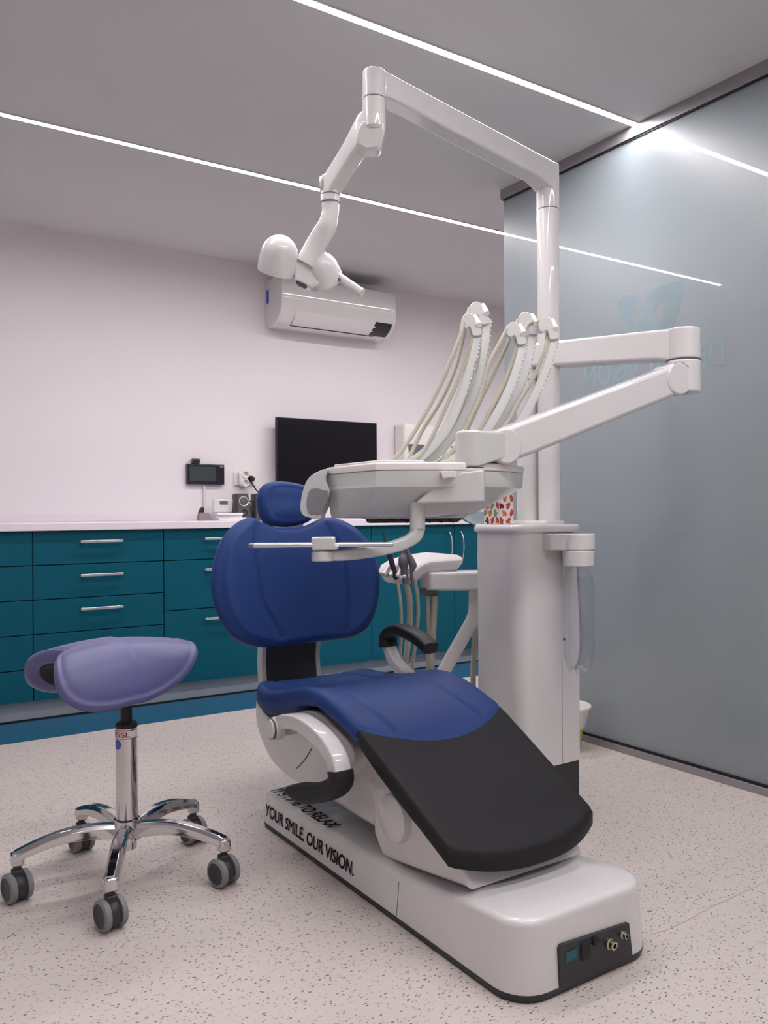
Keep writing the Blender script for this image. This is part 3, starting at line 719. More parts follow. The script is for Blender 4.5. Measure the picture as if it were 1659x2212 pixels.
# --- armrests
def arm(xa, pts, pads, piv, side):
    path = cr([(xa, y, z) for y, z in pts], 8)
    sec = superprof(.040, .046, 5, 24)
    A = loft('armrest', sweepdata(path, sec, up=(1, 0, 0) if False else None), 'white', chair, angle=50)
    return A
def arm2(xa, pts, wd, ht, name, m, parent, e=4, label=None, sc=None):
    path = cr([(xa, y, z) for y, z in pts], 8); rings = []
    for i, p in enumerate(path):
        t = (path[min(i+1, len(path)-1)]-path[max(i-1, 0)]).normalized(); n = Vector((0, -t.z, t.y)); k = 1 if not sc else sc(i/(len(path)-1))
        rings.append([p+Vector((1, 0, 0))*a+n*b*k for a, b in superprof(wd, ht, e, 28)])
    return loft(name, rings, m, parent, angle=50, label=label)
def apx(l, X): return [(q.y, q.z) for q in (wx(px, py, X) for px, py in l)]
A = arm2(1.003, apx([(600, 1570), (622, 1558), (650, 1560), (682, 1580), (708, 1606), (727, 1637), (735, 1668)], 1.003), .046, .040, 'armrest', 'white', chair, e=7, label='white armrest swung downwards')
arm2(1.003, apx([(735, 1664), (736, 1686), (722, 1702), (696, 1711), (668, 1713), (650, 1709), (638, 1705)], 1.003), .060, .050, 'arm_pad', 'black', A, 3, 'black arm pad', sc=lambda t: 1-.45*max(0, t-.75)/.25)
pc_ = wx(594, 1573, .985)
lathe('pivot_cap', [(.0005, -.012), (.024, -.012), (.026, -.009), (.030, 0), (.032, .02)], (.980, pc_.y, pc_.z), (1, 0, 0), 'white', A)
lathe('pivot_ring', [(.0265, -.0085), (.0285, -.0085), (.0285, .0)], (.980, pc_.y, pc_.z), (1, 0, 0), 'dgrey', A)
cyl('pivot', (.99, pc_.y, pc_.z), (1.08, pc_.y, pc_.z), .024, .024, 'grey', A)
B = arm2(1.56, [(2.10, .372), (2.17, .385), (2.25, .41), (2.31, .44), (2.345, .48), (2.35, .50)], .040, .040, 'armrest', 'white', chair, label='white raised armrest')
arm2(1.56, [(2.352, .485), (2.355, .515), (2.33, .538), (2.28, .550), (2.22, .546), (2.16, .532), (2.11, .512)], .058, .040, 'arm_pad', 'black', B, 3.5, 'black arm pad', sc=lambda t: 1+.35*g_(t-.05, .12))
cyl('pivot', (1.45, 2.10, .372), (1.57, 2.10, .372), .022, .022, 'grey', B)

# ================================================================== SADDLE STOOL
SX, SY = .618, 2.158
stool = thing('saddle_stool', (SX, SY, 0), 'blue-violet saddle stool on a chrome five-wheel base at the left', 'stool')
def colz(py): return CAMH-(py-hz(275))/FPX*2.16
hub_z = .115
lathe('hub', [(.0005, .080), (.024, .080), (.024, .105), (.036, .105), (.038, .140), (.033, .156), (.030, .158)], (SX, SY, 0), (0, 0, 1), 'chrome', stool)
lathe('column', [(.0275, .145), (.0275, .395), (.0275, .397)], (SX, SY, 0), (0, 0, 1), 'chrome', stool, label='chrome gas-lift column')
lathe('column_cap', [(.0277, .392), (.0277, .400), (.024, .405), (.0145, .406), (.0145, .47)], (SX, SY, 0), (0, 0, 1), 'black', stool, label='black gas spring and collar')
col = [c for c in stool.children if c.name.startswith('column')][0]
# label band on the column
def on_cyl(ang, z, r=.0279): return Vector((SX+r*math.cos(ang), SY+r*math.sin(ang), z))
AC = math.atan2(-SY, -SX)
def cylpatch(name, a0, a1, z0, z1, m, parent, r=.0279, label=None):
    vs = []; n = 14
    for k in range(n+1):
        a = a0+(a1-a0)*k/n; vs += [on_cyl(a, z0, r), on_cyl(a, z1, r)]
    return link(name, pymesh(name, vs, [(2*k, 2*k+2, 2*k+3, 2*k+1) for k in range(n)]), m, parent, label=label)
lb = cylpatch('column_label', AC-1.35, AC+1.25, .368, .389, 'paper', col, label='white label band with red lettering')
cylpatch('label_border', AC-1.35, AC+1.25, .3665, .3685, 'red', col, .0281); cylpatch('label_border', AC-1.35, AC+1.0, .387, .389, 'red', col, .0281)
def ontext(s, a0, z, h, wdt, m, name, parent, r=.0283):
    o = text(name, s, (0, 0, 0), (1, 0, 0), (0, 1, 0), wdt, h, m, None, bold=.03)
    for v in o.data.vertices:
        a = a0+v.co.x/r; v.co = on_cyl(a, z+v.co.y, r)
    o.parent = parent; o.location = (0, 0, 0)
    return o
ontext('SSL', AC-.95, .3715, .0130, .036, 'red', 'label_lettering', col)
cylpatch('label_mark', AC-1.33, AC-1.02, .371, .386, 'red', col, .0284)
loft('round_sticker', [[on_cyl(AC-.95+.42*f*math.cos(k*PI/12), .352+.0125*f*math.sin(k*PI/12), .0281+.0002*(1-f)) for k in range(24)] for f in (1, .75, .5, .25, .02)], 'bluesticker', col, cap0=False, label='small dark blue sticker')
# five arms and casters
def caster(x, y, ang, parent, nm):
    d = Vector((math.cos(ang), math.sin(ang), 0)); rr = .036; wz = rr
    c = Vector((x, y, wz))+Vector((-d.y, d.x, 0))*.0
    o = lathe('caster', [(.0005, -.012), (.029, -.012), (.032, -.006), (.032, .006), (.029, .012), (.0005, .012)], c, d, 'wheeldark', parent, label='twin caster wheel')
    for s in (-1, 1):
        lathe('tyre', [(.024, s*.0125), (.0345, s*.0135), (.036, s*.020), (.0345, s*.0255), (.0275, s*.0290), (.0265, s*.0280)], c-Vector((0, 0, .0)), d, 'wheelgrey', o)
        lathe('wheel_disc', [(.0005, s*.0272), (.026, s*.0278), (.0275, s*.0285)], c, d, 'wheeldark', o)
    cyl('stem', (x, y, .062), (x, y, .095), .009, .009, 'wheeldark', o)
    box('fork', x-.013, y-.013, .056, x+.013, y+.013, .078, 'wheeldark', o, bw=.004)
L5 = .268
for k, (a, ca) in enumerate([(246, 13), (174, 16), (318, 18), (102, 10), (30, 14)]):
    ar = math.radians(a); d = Vector((math.cos(ar), math.sin(ar), 0)); s = Vector((-d.y, d.x, 0)); rings = []
    for i in range(13):
        t = i/12; r = .022+(L5-.022)*t; zt = .147-.026*t**2+.014*math.sin(PI*t)
        hh = .036-.012*t; ww = .021-.004*t
        if i == 12: pass
        p = Vector((SX, SY, 0))+d*r
        rings.append([p+s*ww+Vector((0, 0, zt-hh)), p+s*ww*.95+Vector((0, 0, zt-.010)), p+s*ww*.55+Vector((0, 0, zt)), p-s*ww*.55+Vector((0, 0, zt)), p-s*ww*.95+Vector((0, 0, zt-.010)), p-s*ww+Vector((0, 0, zt-hh))])
    A = loft('base_arm', rings, 'chrome', stool, bw=.002)
    e = Vector((SX, SY, 0))+d*(L5-.008)
    box('arm_end', e.x-.015, e.y-.015, .086, e.x+.015, e.y+.015, .118, 'chrome', A, bw=.006)
    caster(e.x, e.y, math.radians(ca), stool, k)
# saddle: an oval pad draped over a ridge
SA = math.radians(-2)       # ridge direction
def sdir(al):  # direction in plan: al measured from camera-right towards away
    return RT*math.cos(al)+FW*math.sin(al)
au = sdir(math.radians(40)); av = Vector((-au.y, au.x, 0))
if av.dot(FW) < 0: av = -av
def saddle(name, s_out, off, m, parent, thick, inner=False):
    NU, NV = 48, 40; vs = []; Rr = .085
    c0 = Vector((SX+.012, SY+.01, 0))-RT*.030
    def surf(u, v, o):   # u along the ridge, v across (arc length from the ridge)
        zr = .604+.006*math.cos(u*14)-(.0 if u < 0 else .004)
        Rl = Rr+.01
        flat_ = .030
        av_ = abs(v); sgn = 1 if v > 0 else -1
        if av_ < flat_: x = av_; z = 0; n = (0, 1)
        else:
            ph = min((av_-flat_)/Rl, 1.18); x = flat_+Rl*math.sin(ph); z = -Rl*(1-math.cos(ph)); n = (math.sin(ph), math.cos(ph))
            ex = (av_-flat_)-Rl*ph
            if ex > 0: x += ex*math.cos(1.18); z -= ex*math.sin(1.18)
        z += o*n[1]; x += o*n[0]
        fl = 1+.12*max(0, -u/.19)      # wider at the rear end
        return c0+au*u+av*(sgn*x*fl)+Vector((0, 0, zr+z+.03*max(0, (abs(u)-.13)/.06)*0))
    half = [(-.130, 0), (-.158, .045), (-.178, .095), (-.180, .145), (-.160, .187), (-.115, .215), (-.05, .224), (.02, .215), (.08, .190), (.13, .150), (.165, .100), (.178, .050), (.176, 0)]
    full = half+[(u, -v) for u, v in half[-2:0:-1]]
    OP = cr([(u, v, 0) for u, v in full], 4, True); NO = len(OP)
    def outl(k): return (OP[k].x*s_out*1.10, OP[k].y*s_out)
    rings = []
    prof = [(.02, -thick), (.5, -thick), (.86, -thick), (.95, -thick*.85), (.985, -thick*.55), (1, -thick*.25), (.992, -.006), (.972, .0), (.94, .0015), (.91, -.0012), (.89, .001), (.8, .004)]+[(.8*(1-k/9.2), .004+.006*(1-(1-k/9.2)**2)) for k in range(1, 10)]
    if inner: prof = [(.02, 0), (.5, 0), (.95, 0), (1, 0), (1, .004), (.5, .004), (.02, .004)]
    for s, o in prof:
        rg = []
        for k in range(NO):
            u, v = outl(k); rg.append(surf(u*s, v*s, o+off))
        rings.append(rg)
    return loft(name, rings, m, parent, angle=75)
saddle('saddle_seat', 1.0, 0, 'saddle', stool, .034)
saddle('seat_underside', .86, -.037, 'black', stool, .004, True)
box('seat_plate', SX-.05, SY-.04, .50, SX+.05, SY+.04, .53, 'charcoal', stool, bw=.004)
lathe('tilt_housing', [(.0005, .46), (.022, .46), (.04, .50), (.045, .56), (.0005, .56)], (SX, SY, 0), (0, 0, 1), 'black', stool)

# ================================================================== WHITE PILLAR OF THE DENTAL UNIT
PX0, PX1, PY0, PY1 = 1.787, 2.046, 1.940, 2.165
unit = thing('dental_unit', (1.92, 2.05, 0), 'white standing pillar of the dental unit beside the treatment chair', 'dental unit')
def rr4(x0, x1, y0, y1, rs, n=8):   # radii for corners (x0y0, x1y0, x1y1, x0y1)
    pts = []
    for (cx, cy, r, a0) in ((x0+rs[0], y0+rs[0], rs[0], PI), (x1-rs[1], y0+rs[1], rs[1], -PI/2), (x1-rs[2], y1-rs[2], rs[2], 0), (x0+rs[3], y1-rs[3], rs[3], PI/2)):
        for k in range(n+1): a = a0+PI/2*k/n; pts.append((cx+r*math.cos(a), cy+r*math.sin(a)))
    return pts
po = rr4(PX0, PX1, PY0, PY1, (.055, .004, .01, .02))
loft('pillar_body', [[(x, y, z) for x, y in po] for z in (.121, .874)], 'white', unit)
loft('pillar_plinth', [[(x, y, z) for x, y in inset(po, .003)] for z in (.0005, .121)], 'charcoal', unit, label='dark plinth')
co = rr4(PX0-.008, PX1+.006, PY0-.010, PY1+.008, (.055, .02, .02, .02))
loft('pillar_cap', [[(x, y, .872) for x, y in inset(co, .010)], [(x, y, .876) for x, y in inset(co, .003)], [(x, y, .880) for x, y in co], [(x, y, .893) for x, y in inset(co, .002)], [(x, y, .8985) for x, y in inset(co, .007)], [(x, y, .900) for x, y in inset(co, .014)]], 'white', unit, angle=50)
box('panel_joint', 1.9632, PY0-.0006, .122, 1.9642, PY0+.001, .80, 'dgrey', unit)
tube('panel_joint', [(1.895, PY0-.0005, .872), (1.895, PY0-.0005, .83), (1.898, PY0-.0005, .822), (1.906, PY0-.0005, .818), (1.95, PY0-.0005, .817)], .0008, 'dgrey', unit, seg=6)
# posts
RP = wy(1187, 1128, 2.02); LP = wy(1140, 1125, 2.09)
def post(name, x, y, r, z0, z1, joint, parent):
    p = cyl(name, (x, y, z0), (x, y, z1), r, r, 'white', parent, seg=40)
    cyl('joint_ring', (x, y, joint-.0012), (x, y, joint+.0012), r+.0003, r+.0003, 'dgrey', p, seg=40)
    return p
unit_posts = post('tall_post', RP.x, RP.y, .037, .905, 1.985, 1.95, unit)
post('short_post', LP.x, LP.y, .036, .905, 1.40, 1.385, unit)
fo = rr4(min(RP.x, LP.x)-.045, min(2.05, max(RP.x, LP.x)+.045), RP.y-.045, LP.y+.045, (.03, .03, .03, .03))
loft('post_flange', [[(x, y, .900) for x, y in fo], [(x, y, .906) for x, y in inset(fo, .001)], [(x, y, .912) for x, y in inset(fo, .005)]], 'white', unit, angle=50)
# bottle holder in front
BC = (1.966, 1.868)
hp = [(BC[0]+.052*math.cos(a), BC[1]+.052*math.sin(a)) for a in [PI*k/14-PI for k in range(15)]]
up_o = hp + [(BC[0]+.05, PY0+.004), (1.885, PY0+.004), (1.885, 1.918), (1.905, 1.905)]
up_o = hp + [(2.018, PY0+.004), (1.880, PY0+.004), (1.880, 1.905)]
bev(loft('bottle_holder', [[(x, y, .819) for x, y in up_o], [(x, y, .872) for x, y in up_o]], 'white', unit), .004)
lo_o = [(BC[0]+.051*math.cos(2*PI*k/36), BC[1]+.051*math.sin(2*PI*k/36)) for k in range(36)]
bev(loft('bottle_collar', [[(x, y, .768) for x, y in inset(lo_o, .002)], [(x, y, .8188) for x, y in lo_o]], 'white', unit), .004)
# spittoon bowl at the back
spc = wp(1046, 1110, 2.94)
lathe('spittoon_bowl', [(.0005, -.052), (.035, -.050), (.072, -.032), (.098, -.004), (.102, 0), (.099, 0), (.070, -.028), (.034, -.046), (.0005, -.048)], (spc.x, spc.y, .942), (0, 0, 1), 'cup', unit, label='clear glass bowl')
box('spittoon_support', 1.90, PY1-.01, .80, 1.98, spc.y+.03, .888, 'white', unit, bw=.008)

# clear water bottle
wb = thing('water_bottle', (BC[0], BC[1], .42), 'clear plastic water bottle hanging on the front of the white pillar', 'bottle')
zb = .428
def brad(z, a):
    t = (z-zb)
    r = .049
    if t > .27: r = .049*math.sqrt(max(0.02, 1-((t-.27)/.078)**2))
    if t > .325: r = max(r, .014)
    if t < .07: r = .049*(.62+.38*math.sin(PI/2*t/.07))*(1-.18*(1-t/.07)*(.5-.5*math.cos(5*a)))
    return r
rings = []
for k in range(31):
    z = zb+.342*k/30; rings.append([(BC[0]+brad(z, 2*PI*j/60)*math.cos(2*PI*j/60), BC[1]+brad(z, 2*PI*j/60)*math.sin(2*PI*j/60), z+(.012*(.5-.5*math.cos(5*2*PI*j/60)) if k == 0 else 0)) for j in range(60)])
rings.insert(0, [(BC[0]+.012*math.cos(2*PI*j/60), BC[1]+.012*math.sin(2*PI*j/60), zb+.022) for j in range(60)])
loft('bottle_wall', rings, 'pet', wb, cap1=False, angle=80)
M_['tubing'] = mat('cloudy_tubing', (.33, .32, .38), .3, alpha=.75)
tube('intake_tube', [(BC[0]-.004, BC[1], .767), (BC[0]-.001, BC[1]-.004, .66), (BC[0]+.002, BC[1]-.01, .55), (BC[0]-.008, BC[1]-.01, .48), (BC[0]-.026, BC[1]-.008, .442)], .0035, 'tubing', wb, seg=8)
bmk = wp(1216, 1378, 2.635); flat('bottle_mark', [[bmk, bmk+RT*.009, bmk+RT*.009-UP*.008, bmk-UP*.008]], 'dgrey', wb, label='tiny dark printed mark')

# patterned gift-like tissue box on the pillar cap
gx0, gy0 = 1.805, 2.062
gb = thing('patterned_box', (1.84, 2.10, .9005), 'white cardboard box printed with red, orange, plum and green mittens on the pillar', 'box')
GXL, GYL, GZ = .062, .078, .098
M_['card'] = mat('white_card', (.74, .71, .69), .55)
box('carton', gx0, gy0, .9006, gx0+GXL, gy0+GYL, .9006+GZ, 'card', gb, bw=.0006)
box('tuck_flap', gx0+.008, gy0+.03, .9006+GZ, gx0+GXL-.002, gy0+.0312, .9006+GZ+.014, 'card', gb)
cols = [mat('mitten_'+n, c, .6) for n, c in (('red', (.50, .05, .04)), ('plum', (.14, .015, .04)), ('orange', (.66, .16, .04)), ('green', (.18, .30, .16)), ('brick', (.40, .07, .03)))]
mit = [(-.5, -1), (.5, -1), (.55, -.3), (.95, -.25), (1.05, .1), (.8, .25), (.5, .15), (.45, .7), (.2, 1), (-.2, 1), (-.5, .7), (-.6, 0)]
vs, fs, mi = [], [], []
rnd = random.Random(3)
for face in (0, 1):
    W_ = GYL if face == 0 else GXL; nu = 3 if face == 0 else 2
    for i in range(nu):
        for j in range(4):
            cu = (i+.5+(.22 if j % 2 else -.22))*W_/nu; cv = (j+.5)*GZ/4; a = rnd.uniform(-1.2, 1.2)+(PI if rnd.random() < .3 else 0); s = .0118; fl = rnd.choice((-1, 1))
            k = len(vs); ok = []
            for mxx, myy in mit:
                uu = cu+s*(mxx*fl*math.cos(a)-myy*math.sin(a)); vv = cv+s*(mxx*fl*math.sin(a)+myy*math.cos(a))
                uu = min(W_-.0005, max(.0005, uu)); vv = min(GZ-.0005, max(.0005, vv))
                ok.append(Vector((gx0-.0003, gy0+uu, .9006+vv)) if face == 0 else Vector((gx0+uu, gy0-.0003, .9006+vv)))
            vs += ok; fs.append(tuple(range(k, k+len(mit)))); mi.append(rnd.randrange(5))
me = pymesh('mitten_print', vs, fs)
o = link('mitten_print', me, cols, gb, smooth=False)
for p, c_ in zip(me.polygons, mi): p.material_index = c_
# corner fold line
box('carton_seam', gx0-.0004, gy0+.004, .9006+.050, gx0, gy0+GYL-.002, .9006+.0506, 'dgrey', gb)

# ================================================================== ASSISTANT'S TRAY AND SUCTION TOOLS
def wpa(px, py, D): return wp(px, py, D+.13)
asst = thing('suction_tray', wpa(930, 1260, 2.85), 'small white suction tray on a swing arm left of the pillar', 'dental tray')
DA = 2.85
# swing arm
a0 = wpa(942, 1236, DA); a1 = wpa(1075, 1232, DA-.01)
dv = (a1-a0); dv.z = 0; L_ = dv.length; d_ = dv.normalized(); s_ = Vector((-d_.y, d_.x, 0))
ol = [a0+(-d_*math.cos(t)+s_*math.sin(t))*.056 for t in [(-PI/2+PI*k/12) for k in range(13)]]+[a1+s_*.06, a1-s_*.06]
zt, zb2 = wpa(942, 1234, DA).z, wpa(942, 1273, DA).z
bev(loft('swing_arm', [[(p.x, p.y, zb2) for p in ol], [(p.x, p.y, zt) for p in ol]], 'white', asst), .008)
prism('swing_arm_hub', [Vector((p.x, p.y, zt-.002)) for p in [a0+d_*.17+s_*.06, a0+d_*.17-s_*.06, a1-s_*.06, a1+s_*.06]], (0, 0, .022), 'white', asst, bw=.008)
path = [wpa(1027, 1270, DA-.02), wpa(1026, 1312, DA-.02), wpa(1022, 1335, DA-.02), wpa(1008, 1362, DA-.02), wpa(975, 1420, DA-.02), wpa(940, 1485, DA-.02), wpa(925, 1520, DA-.02)]
tube('support_strut', path, 0, 'white', asst, n=6, up=FW, prof=superprof(.048, .030, 5, 24))
box('arm_mount', 1.88, PY1-.008, zb2+.004, 2.0, 2.30, zt-.004, 'white', asst, bw=.006)
# tray plate
tp = [(838, 1212, 2.92), (862, 1204, 2.95), (885, 1199, 2.97), (920, 1194, 3.0), (960, 1197, 2.98), (990, 1200, 2.96), (1001, 1207, 2.92), (999, 1212, 2.86), (965, 1213, 2.83), (932, 1215, 2.80), (915, 1220, 2.77), (902, 1230, 2.75), (888, 1243, 2.73), (868, 1246, 2.72), (845, 1243, 2.73), (826, 1240, 2.75), (817, 1236, 2.78), (822, 1222, 2.84)]
tpw = [wpa(*p) for p in tp]; cen = sum(tpw, Vector())/len(tpw)
def tring(s, dz): return [cen+(p-cen)*s+Vector((0, 0, dz*(1 if True else 0))) for p in tpw]
bev(loft('tray_shell', [tring(.55, -.048), tring(.86, -.034), tring(.97, -.012), tring(1.0, -.008), tring(1.0, 0), tring(.985, .003), tring(.5, .005)], 'white', asst, angle=40), .002)
cyl('tray_pivot', a0+Vector((0, 0, 0)), Vector((a0.x, a0.y, cen.z-.02)), .03, .026, 'white', asst)
for i, (p, q) in enumerate([((848, 1219), (829, 1243)), ((862, 1221), (843, 1246)), ((877, 1222), (858, 1248)), ((893, 1222), (873, 1250))]):
    a, b = wpa(*p, 2.79), wpa(*q, 2.715)
    tube('holder_finger', [a+Vector((0, 0, .000)), (a+b)/2+Vector((0, 0, .008)), b+Vector((0, 0, .002))], 0, 'white', asst, n=4, up=(0, 0, 1), prof=lambda t: superprof(.015-.003*t, .022-.006*t, 4, 16))
box('hose_clamp', 0, 0, 0, .1, .05, .028, 'dgrey', asst, bw=.003).data.transform(Matrix.Translation(wpa(908, 1286, DA-.04)) @ Matrix((( RT.x, FW.x, 0, 0), (RT.y, FW.y, 0, 0), (0, 0, 1, 0), (0, 0, 0, 1))) @ Matrix.Diagonal((.66, 1, .95, 1)))
def hose(name, pts, r, parent, m='hose', ribs=False, label=None):
    W = [wpa(*p) for p in pts]
    if not ribs: return tube(name, W, r, m, parent, n=8, seg=10, label=label)
    path = cr(W, 28); prof = superprof(2*r, 2*r, 2, 12)
    fr = frames(path); rings = []
    for i, (p, (s, v)) in enumerate(zip(path, fr)):
        k = 1+.045*(1 if i % 2 else -1); rings.append([p+s*a*k+v*b*k for a, b in prof])
    return loft(name, rings, m, parent, label=label, angle=80)
hose('suction_hose', [(938, 1286, 2.83), (937, 1320, 2.83), (934, 1380, 2.83), (931, 1440, 2.83), (935, 1500, 2.86), (960, 1560, 2.9)], .0125, asst, ribs=True, label='wide ribbed hose')
hose('suction_hose', [(924, 1286, 2.83), (925, 1330, 2.83), (927, 1390, 2.83), (925, 1440, 2.83), (928, 1500, 2.86), (950, 1560, 2.9)], .0075, asst, ribs=True, label='narrow ribbed hose')
hose('drain_hose', [(1028, 1290, 2.92), (1026, 1340, 2.92), (1024, 1400, 2.92), (1022, 1470, 2.92), (1024, 1560, 2.92)], .0105, asst, ribs=True, label='grey drain hose by the pillar')
def tool(name, pts, rad, m, label, cat, hosepts, hr, ribs, group='tools hanging in the suction tray', lab2=None):
    W = [wpa(*p) for p in pts]; path = cr(W, 6); N = len(path)-1
    t = thing(name, path[0], label, cat, group)
    loft('handle', [[p+s*a+v*b for a, b in superprof(2*r, 2*r, 2, 16)] for p, (s, v), r in zip(path, frames(path), [lerp_tab(rad, i/N) for i in range(N+1)])], m, t)
    if hosepts: hose('hose', hosepts, hr, t, ribs=ribs)
    return t
tool('air_syringe', [(857, 1252, 2.72), (850, 1228, 2.73), (842, 1200, 2.74), (832, 1170, 2.75), (826, 1135, 2.76)], [(0, .007), (.35, .0095), (.6, .0085), (.72, .006), (.8, .003), (1, .0016)], 'black', 'black air and water syringe with a thin upright tip', 'dental tool', [(857, 1251, 2.72), (861, 1270, 2.72), (866, 1310, 2.72), (867, 1370, 2.74), (864, 1430, 2.78), (866, 1500, 2.84)], .0058, False)
tool('suction_handpiece', [(876, 1262, 2.72), (874, 1235, 2.73), (871, 1212, 2.74), (869, 1195, 2.75), (867, 1175, 2.76)], [(0, .010), (.3, .012), (.42, .018), (.55, .017), (.7, .011), (.85, .0125), (1, .010)], 'dgrey', 'wider grey suction handpiece standing in the white tray', 'dental tool', [(876, 1255, 2.73), (884, 1290, 2.74), (885, 1340, 2.76), (880, 1400, 2.78), (873, 1450, 2.8), (872, 1520, 2.86)], .0110, True)
tool('saliva_ejector', [(892, 1266, 2.72), (889, 1240, 2.73), (892, 1222, 2.74), (884, 1200, 2.75), (878, 1182, 2.76)], [(0, .0055), (.3, .0055), (.5, .0135), (.62, .012), (.85, .007), (1, .006)], 'dgrey', 'slim grey suction tool leaning right of the wider one', 'dental tool', [(894, 1250, 2.74), (901, 1285, 2.75), (903, 1330, 2.77), (897, 1390, 2.79), (891, 1445, 2.82), (892, 1520, 2.88)], .0065, True)

# ================================================================== OPERATING LAMP
lamp = thing('dental_lamp', (RP.x, RP.y, 1.99), 'white operating lamp on a long overhead arm above the chair', 'dental lamp')
PD = (RP-Vector((0, 0, CAMH))).dot(FW)
def zof(py, px, D): return CAMH+(hz(px)-py)/FPX*D
zt = zof(356, 1195, PD); zb1 = zof(396, 1185, PD)
ED = PD*(hz(1195)-356)/(hz(808)-155)
E0 = wp(808, 200, ED); E0.z = 0
P0 = Vector((RP.x, RP.y, 0)); dA = (E0-P0).normalized(); sA = Vector((-dA.y, dA.x, 0))
cyl('post_sleeve', (RP.x, RP.y, 1.952), (RP.x, RP.y, zt-.003), .0375, .0375, 'white', lamp, seg=40, bw=.003)
hb = .074
def beam_sec(p, w, z1, z0): return [p+sA*w/2+Vector((0, 0, z1)), p-sA*w/2+Vector((0, 0, z1)), p-sA*w/2+Vector((0, 0, z0)), p+sA*w/2+Vector((0, 0, z0))]
loft('horizontal_arm', [beam_sec(P0, .070, zt, zt-hb-.028), beam_sec(P0+dA*.045, .070, zt, zt-hb-.010), beam_sec(P0+dA*.09, .066, zt, zt-hb), beam_sec(E0-dA*.05, .058, zt, zt-hb+.008), beam_sec(E0-dA*.01, .058, zt, zt-hb+.004)], 'white', lamp, bw=.008)
er = .0305
zc = zof(216, 808, ED); zl = zof(283, 808, ED)
cyl('elbow_upper', (E0.x, E0.y, zc), (E0.x, E0.y, zt), er, er, 'white', lamp, seg=40, bw=.004)
cyl('joint_ring', (E0.x, E0.y, zc-.0015), (E0.x, E0.y, zc+.0015), er-.001, er-.001, 'dgrey', lamp)
lathe('elbow_lower', [(.0005, zl-zc-.0), (er-.006, zl-zc), (er, zl-zc+.006), (er, -.0015)], (E0.x, E0.y, zc), (0, 0, 1), 'white', lamp)
# spring arm down to the lamp head
s0 = wp(800, 268, ED+.02); s1 = wp(722, 392, ED+.12)
pr = superprof(.060, .064, 7, 32)
loft('spring_arm', sweepdata([wp(812, 246, ED+.02), s0, (s0+s1)/2, s1, wp(712, 408, ED+.13)], pr, up=(0, 0, 1), sc=lambda t: .80 if t < .01 else (1 if t < .5 else .82)), 'white', lamp, angle=50)
prism('arm_knuckle', [wp(782, 258, ED-.022), wp(832, 262, ED-.022), wp(830, 288, ED-.022), wp(820, 322, ED-.01), wp(790, 324, ED-.0), wp(768, 312, ED-.01), wp(773, 280, ED-.022)], FW*.055, 'white', lamp, bw=.008)
J = wp(713, 415, ED+.13)
cyl('yoke_joint', J+Vector((0, 0, .045)), J-Vector((0, 0, .032)), .026, .0265, 'white', lamp, bw=.006)
lathe('joint_tab', [(.0005, -.004), (.022, -.004), (.024, 0), (.022, .004), (.0005, .004)], J-RT*.024+Vector((0, 0, .020)), RT, 'white', lamp)
cyl('joint_ring', J-Vector((0, 0, .0085)), J-Vector((0, 0, .0105)), .0271, .0271, 'dgrey', lamp)
DJ = ED+.13
DH = DJ+.02
y1 = [wp(713, 436, DJ), wp(713, 462, DJ), wp(706, 490, DJ), wp(694, 510, DJ+.01), wp(676, 542, DH), wp(660, 572, DH)]
tube('yoke_arm', y1, 0, 'white', lamp, n=6, up=FW, prof=lambda t: superprof(.053-.008*g_(t-.2, .15)+.006*t, .046, 2.6, 28))
cyl('joint_ring', J-Vector((0, 0, .030)), J-Vector((0, 0, .032)), .0272, .0272, 'dgrey', lamp)
# head: two domes on a bridge
hn = (RI*.32-UI*.95+FW*-.12).normalized()      # direction the light points
hx = (RI*.93+UI*-.36).normalized()
def dome(cpx, cpy, D, R, h, flare, nm='reflector_housing'):
    c = wp(cpx, cpy, D); n = Vector((-.20, 0, 0)); ax = (-UI*.84-RI*flare+FW*.46).normalized()
    pf = [(.0005, -h)]
    for k in range(1, 11): a = PI/2*k/10; pf.append((R*math.sin(a), -h*math.cos(a)))
    pf += [(R*1.03, h*.25), (R*1.04, h*.60), (R*1.02, h*.85), (R*.985, h*.86), (R*.97, h*.80), (R*.80, h*.40), (R*.5, h*.1), (.0005, -h*.05)]
    return lathe(nm, pf, c, ax, 'white', lamp, seg=48, label='domed white reflector housing')
HLD = DH
dome(603, 552, HLD-.02, .052, .056, .25)
dome(697, 584, HLD+.03, .047, .052, -.35)
prism('head_bridge', [wp(636, 570, HLD-.015), wp(642, 560, HLD-.015), wp(690, 574, HLD), wp(692, 612, HLD), (wp(672, 622, HLD)), wp(634, 604, HLD-.015)], FW*.045, 'white', lamp, bw=.006)
prism('sensor_window', [wp(638, 606, HLD-.018), wp(640, 611, HLD-.018), wp(657, 618, HLD-.015), wp(662, 615, HLD-.015)], FW*.03, 'charcoal', lamp, bw=.001, label='small dark sensor')
ha, hb_ = wp(735, 601, HLD+.02), wp(783, 633, HLD+.0)
tube('handle', [wp(722, 592, HLD+.02), ha, (ha+hb_)/2, hb_], .0125, 'white', lamp, n=5, seg=20)
cyl('handle_button', wp(733, 604, HLD+.002), wp(733, 604, HLD-.002), .004, .004, 'dgrey', lamp)

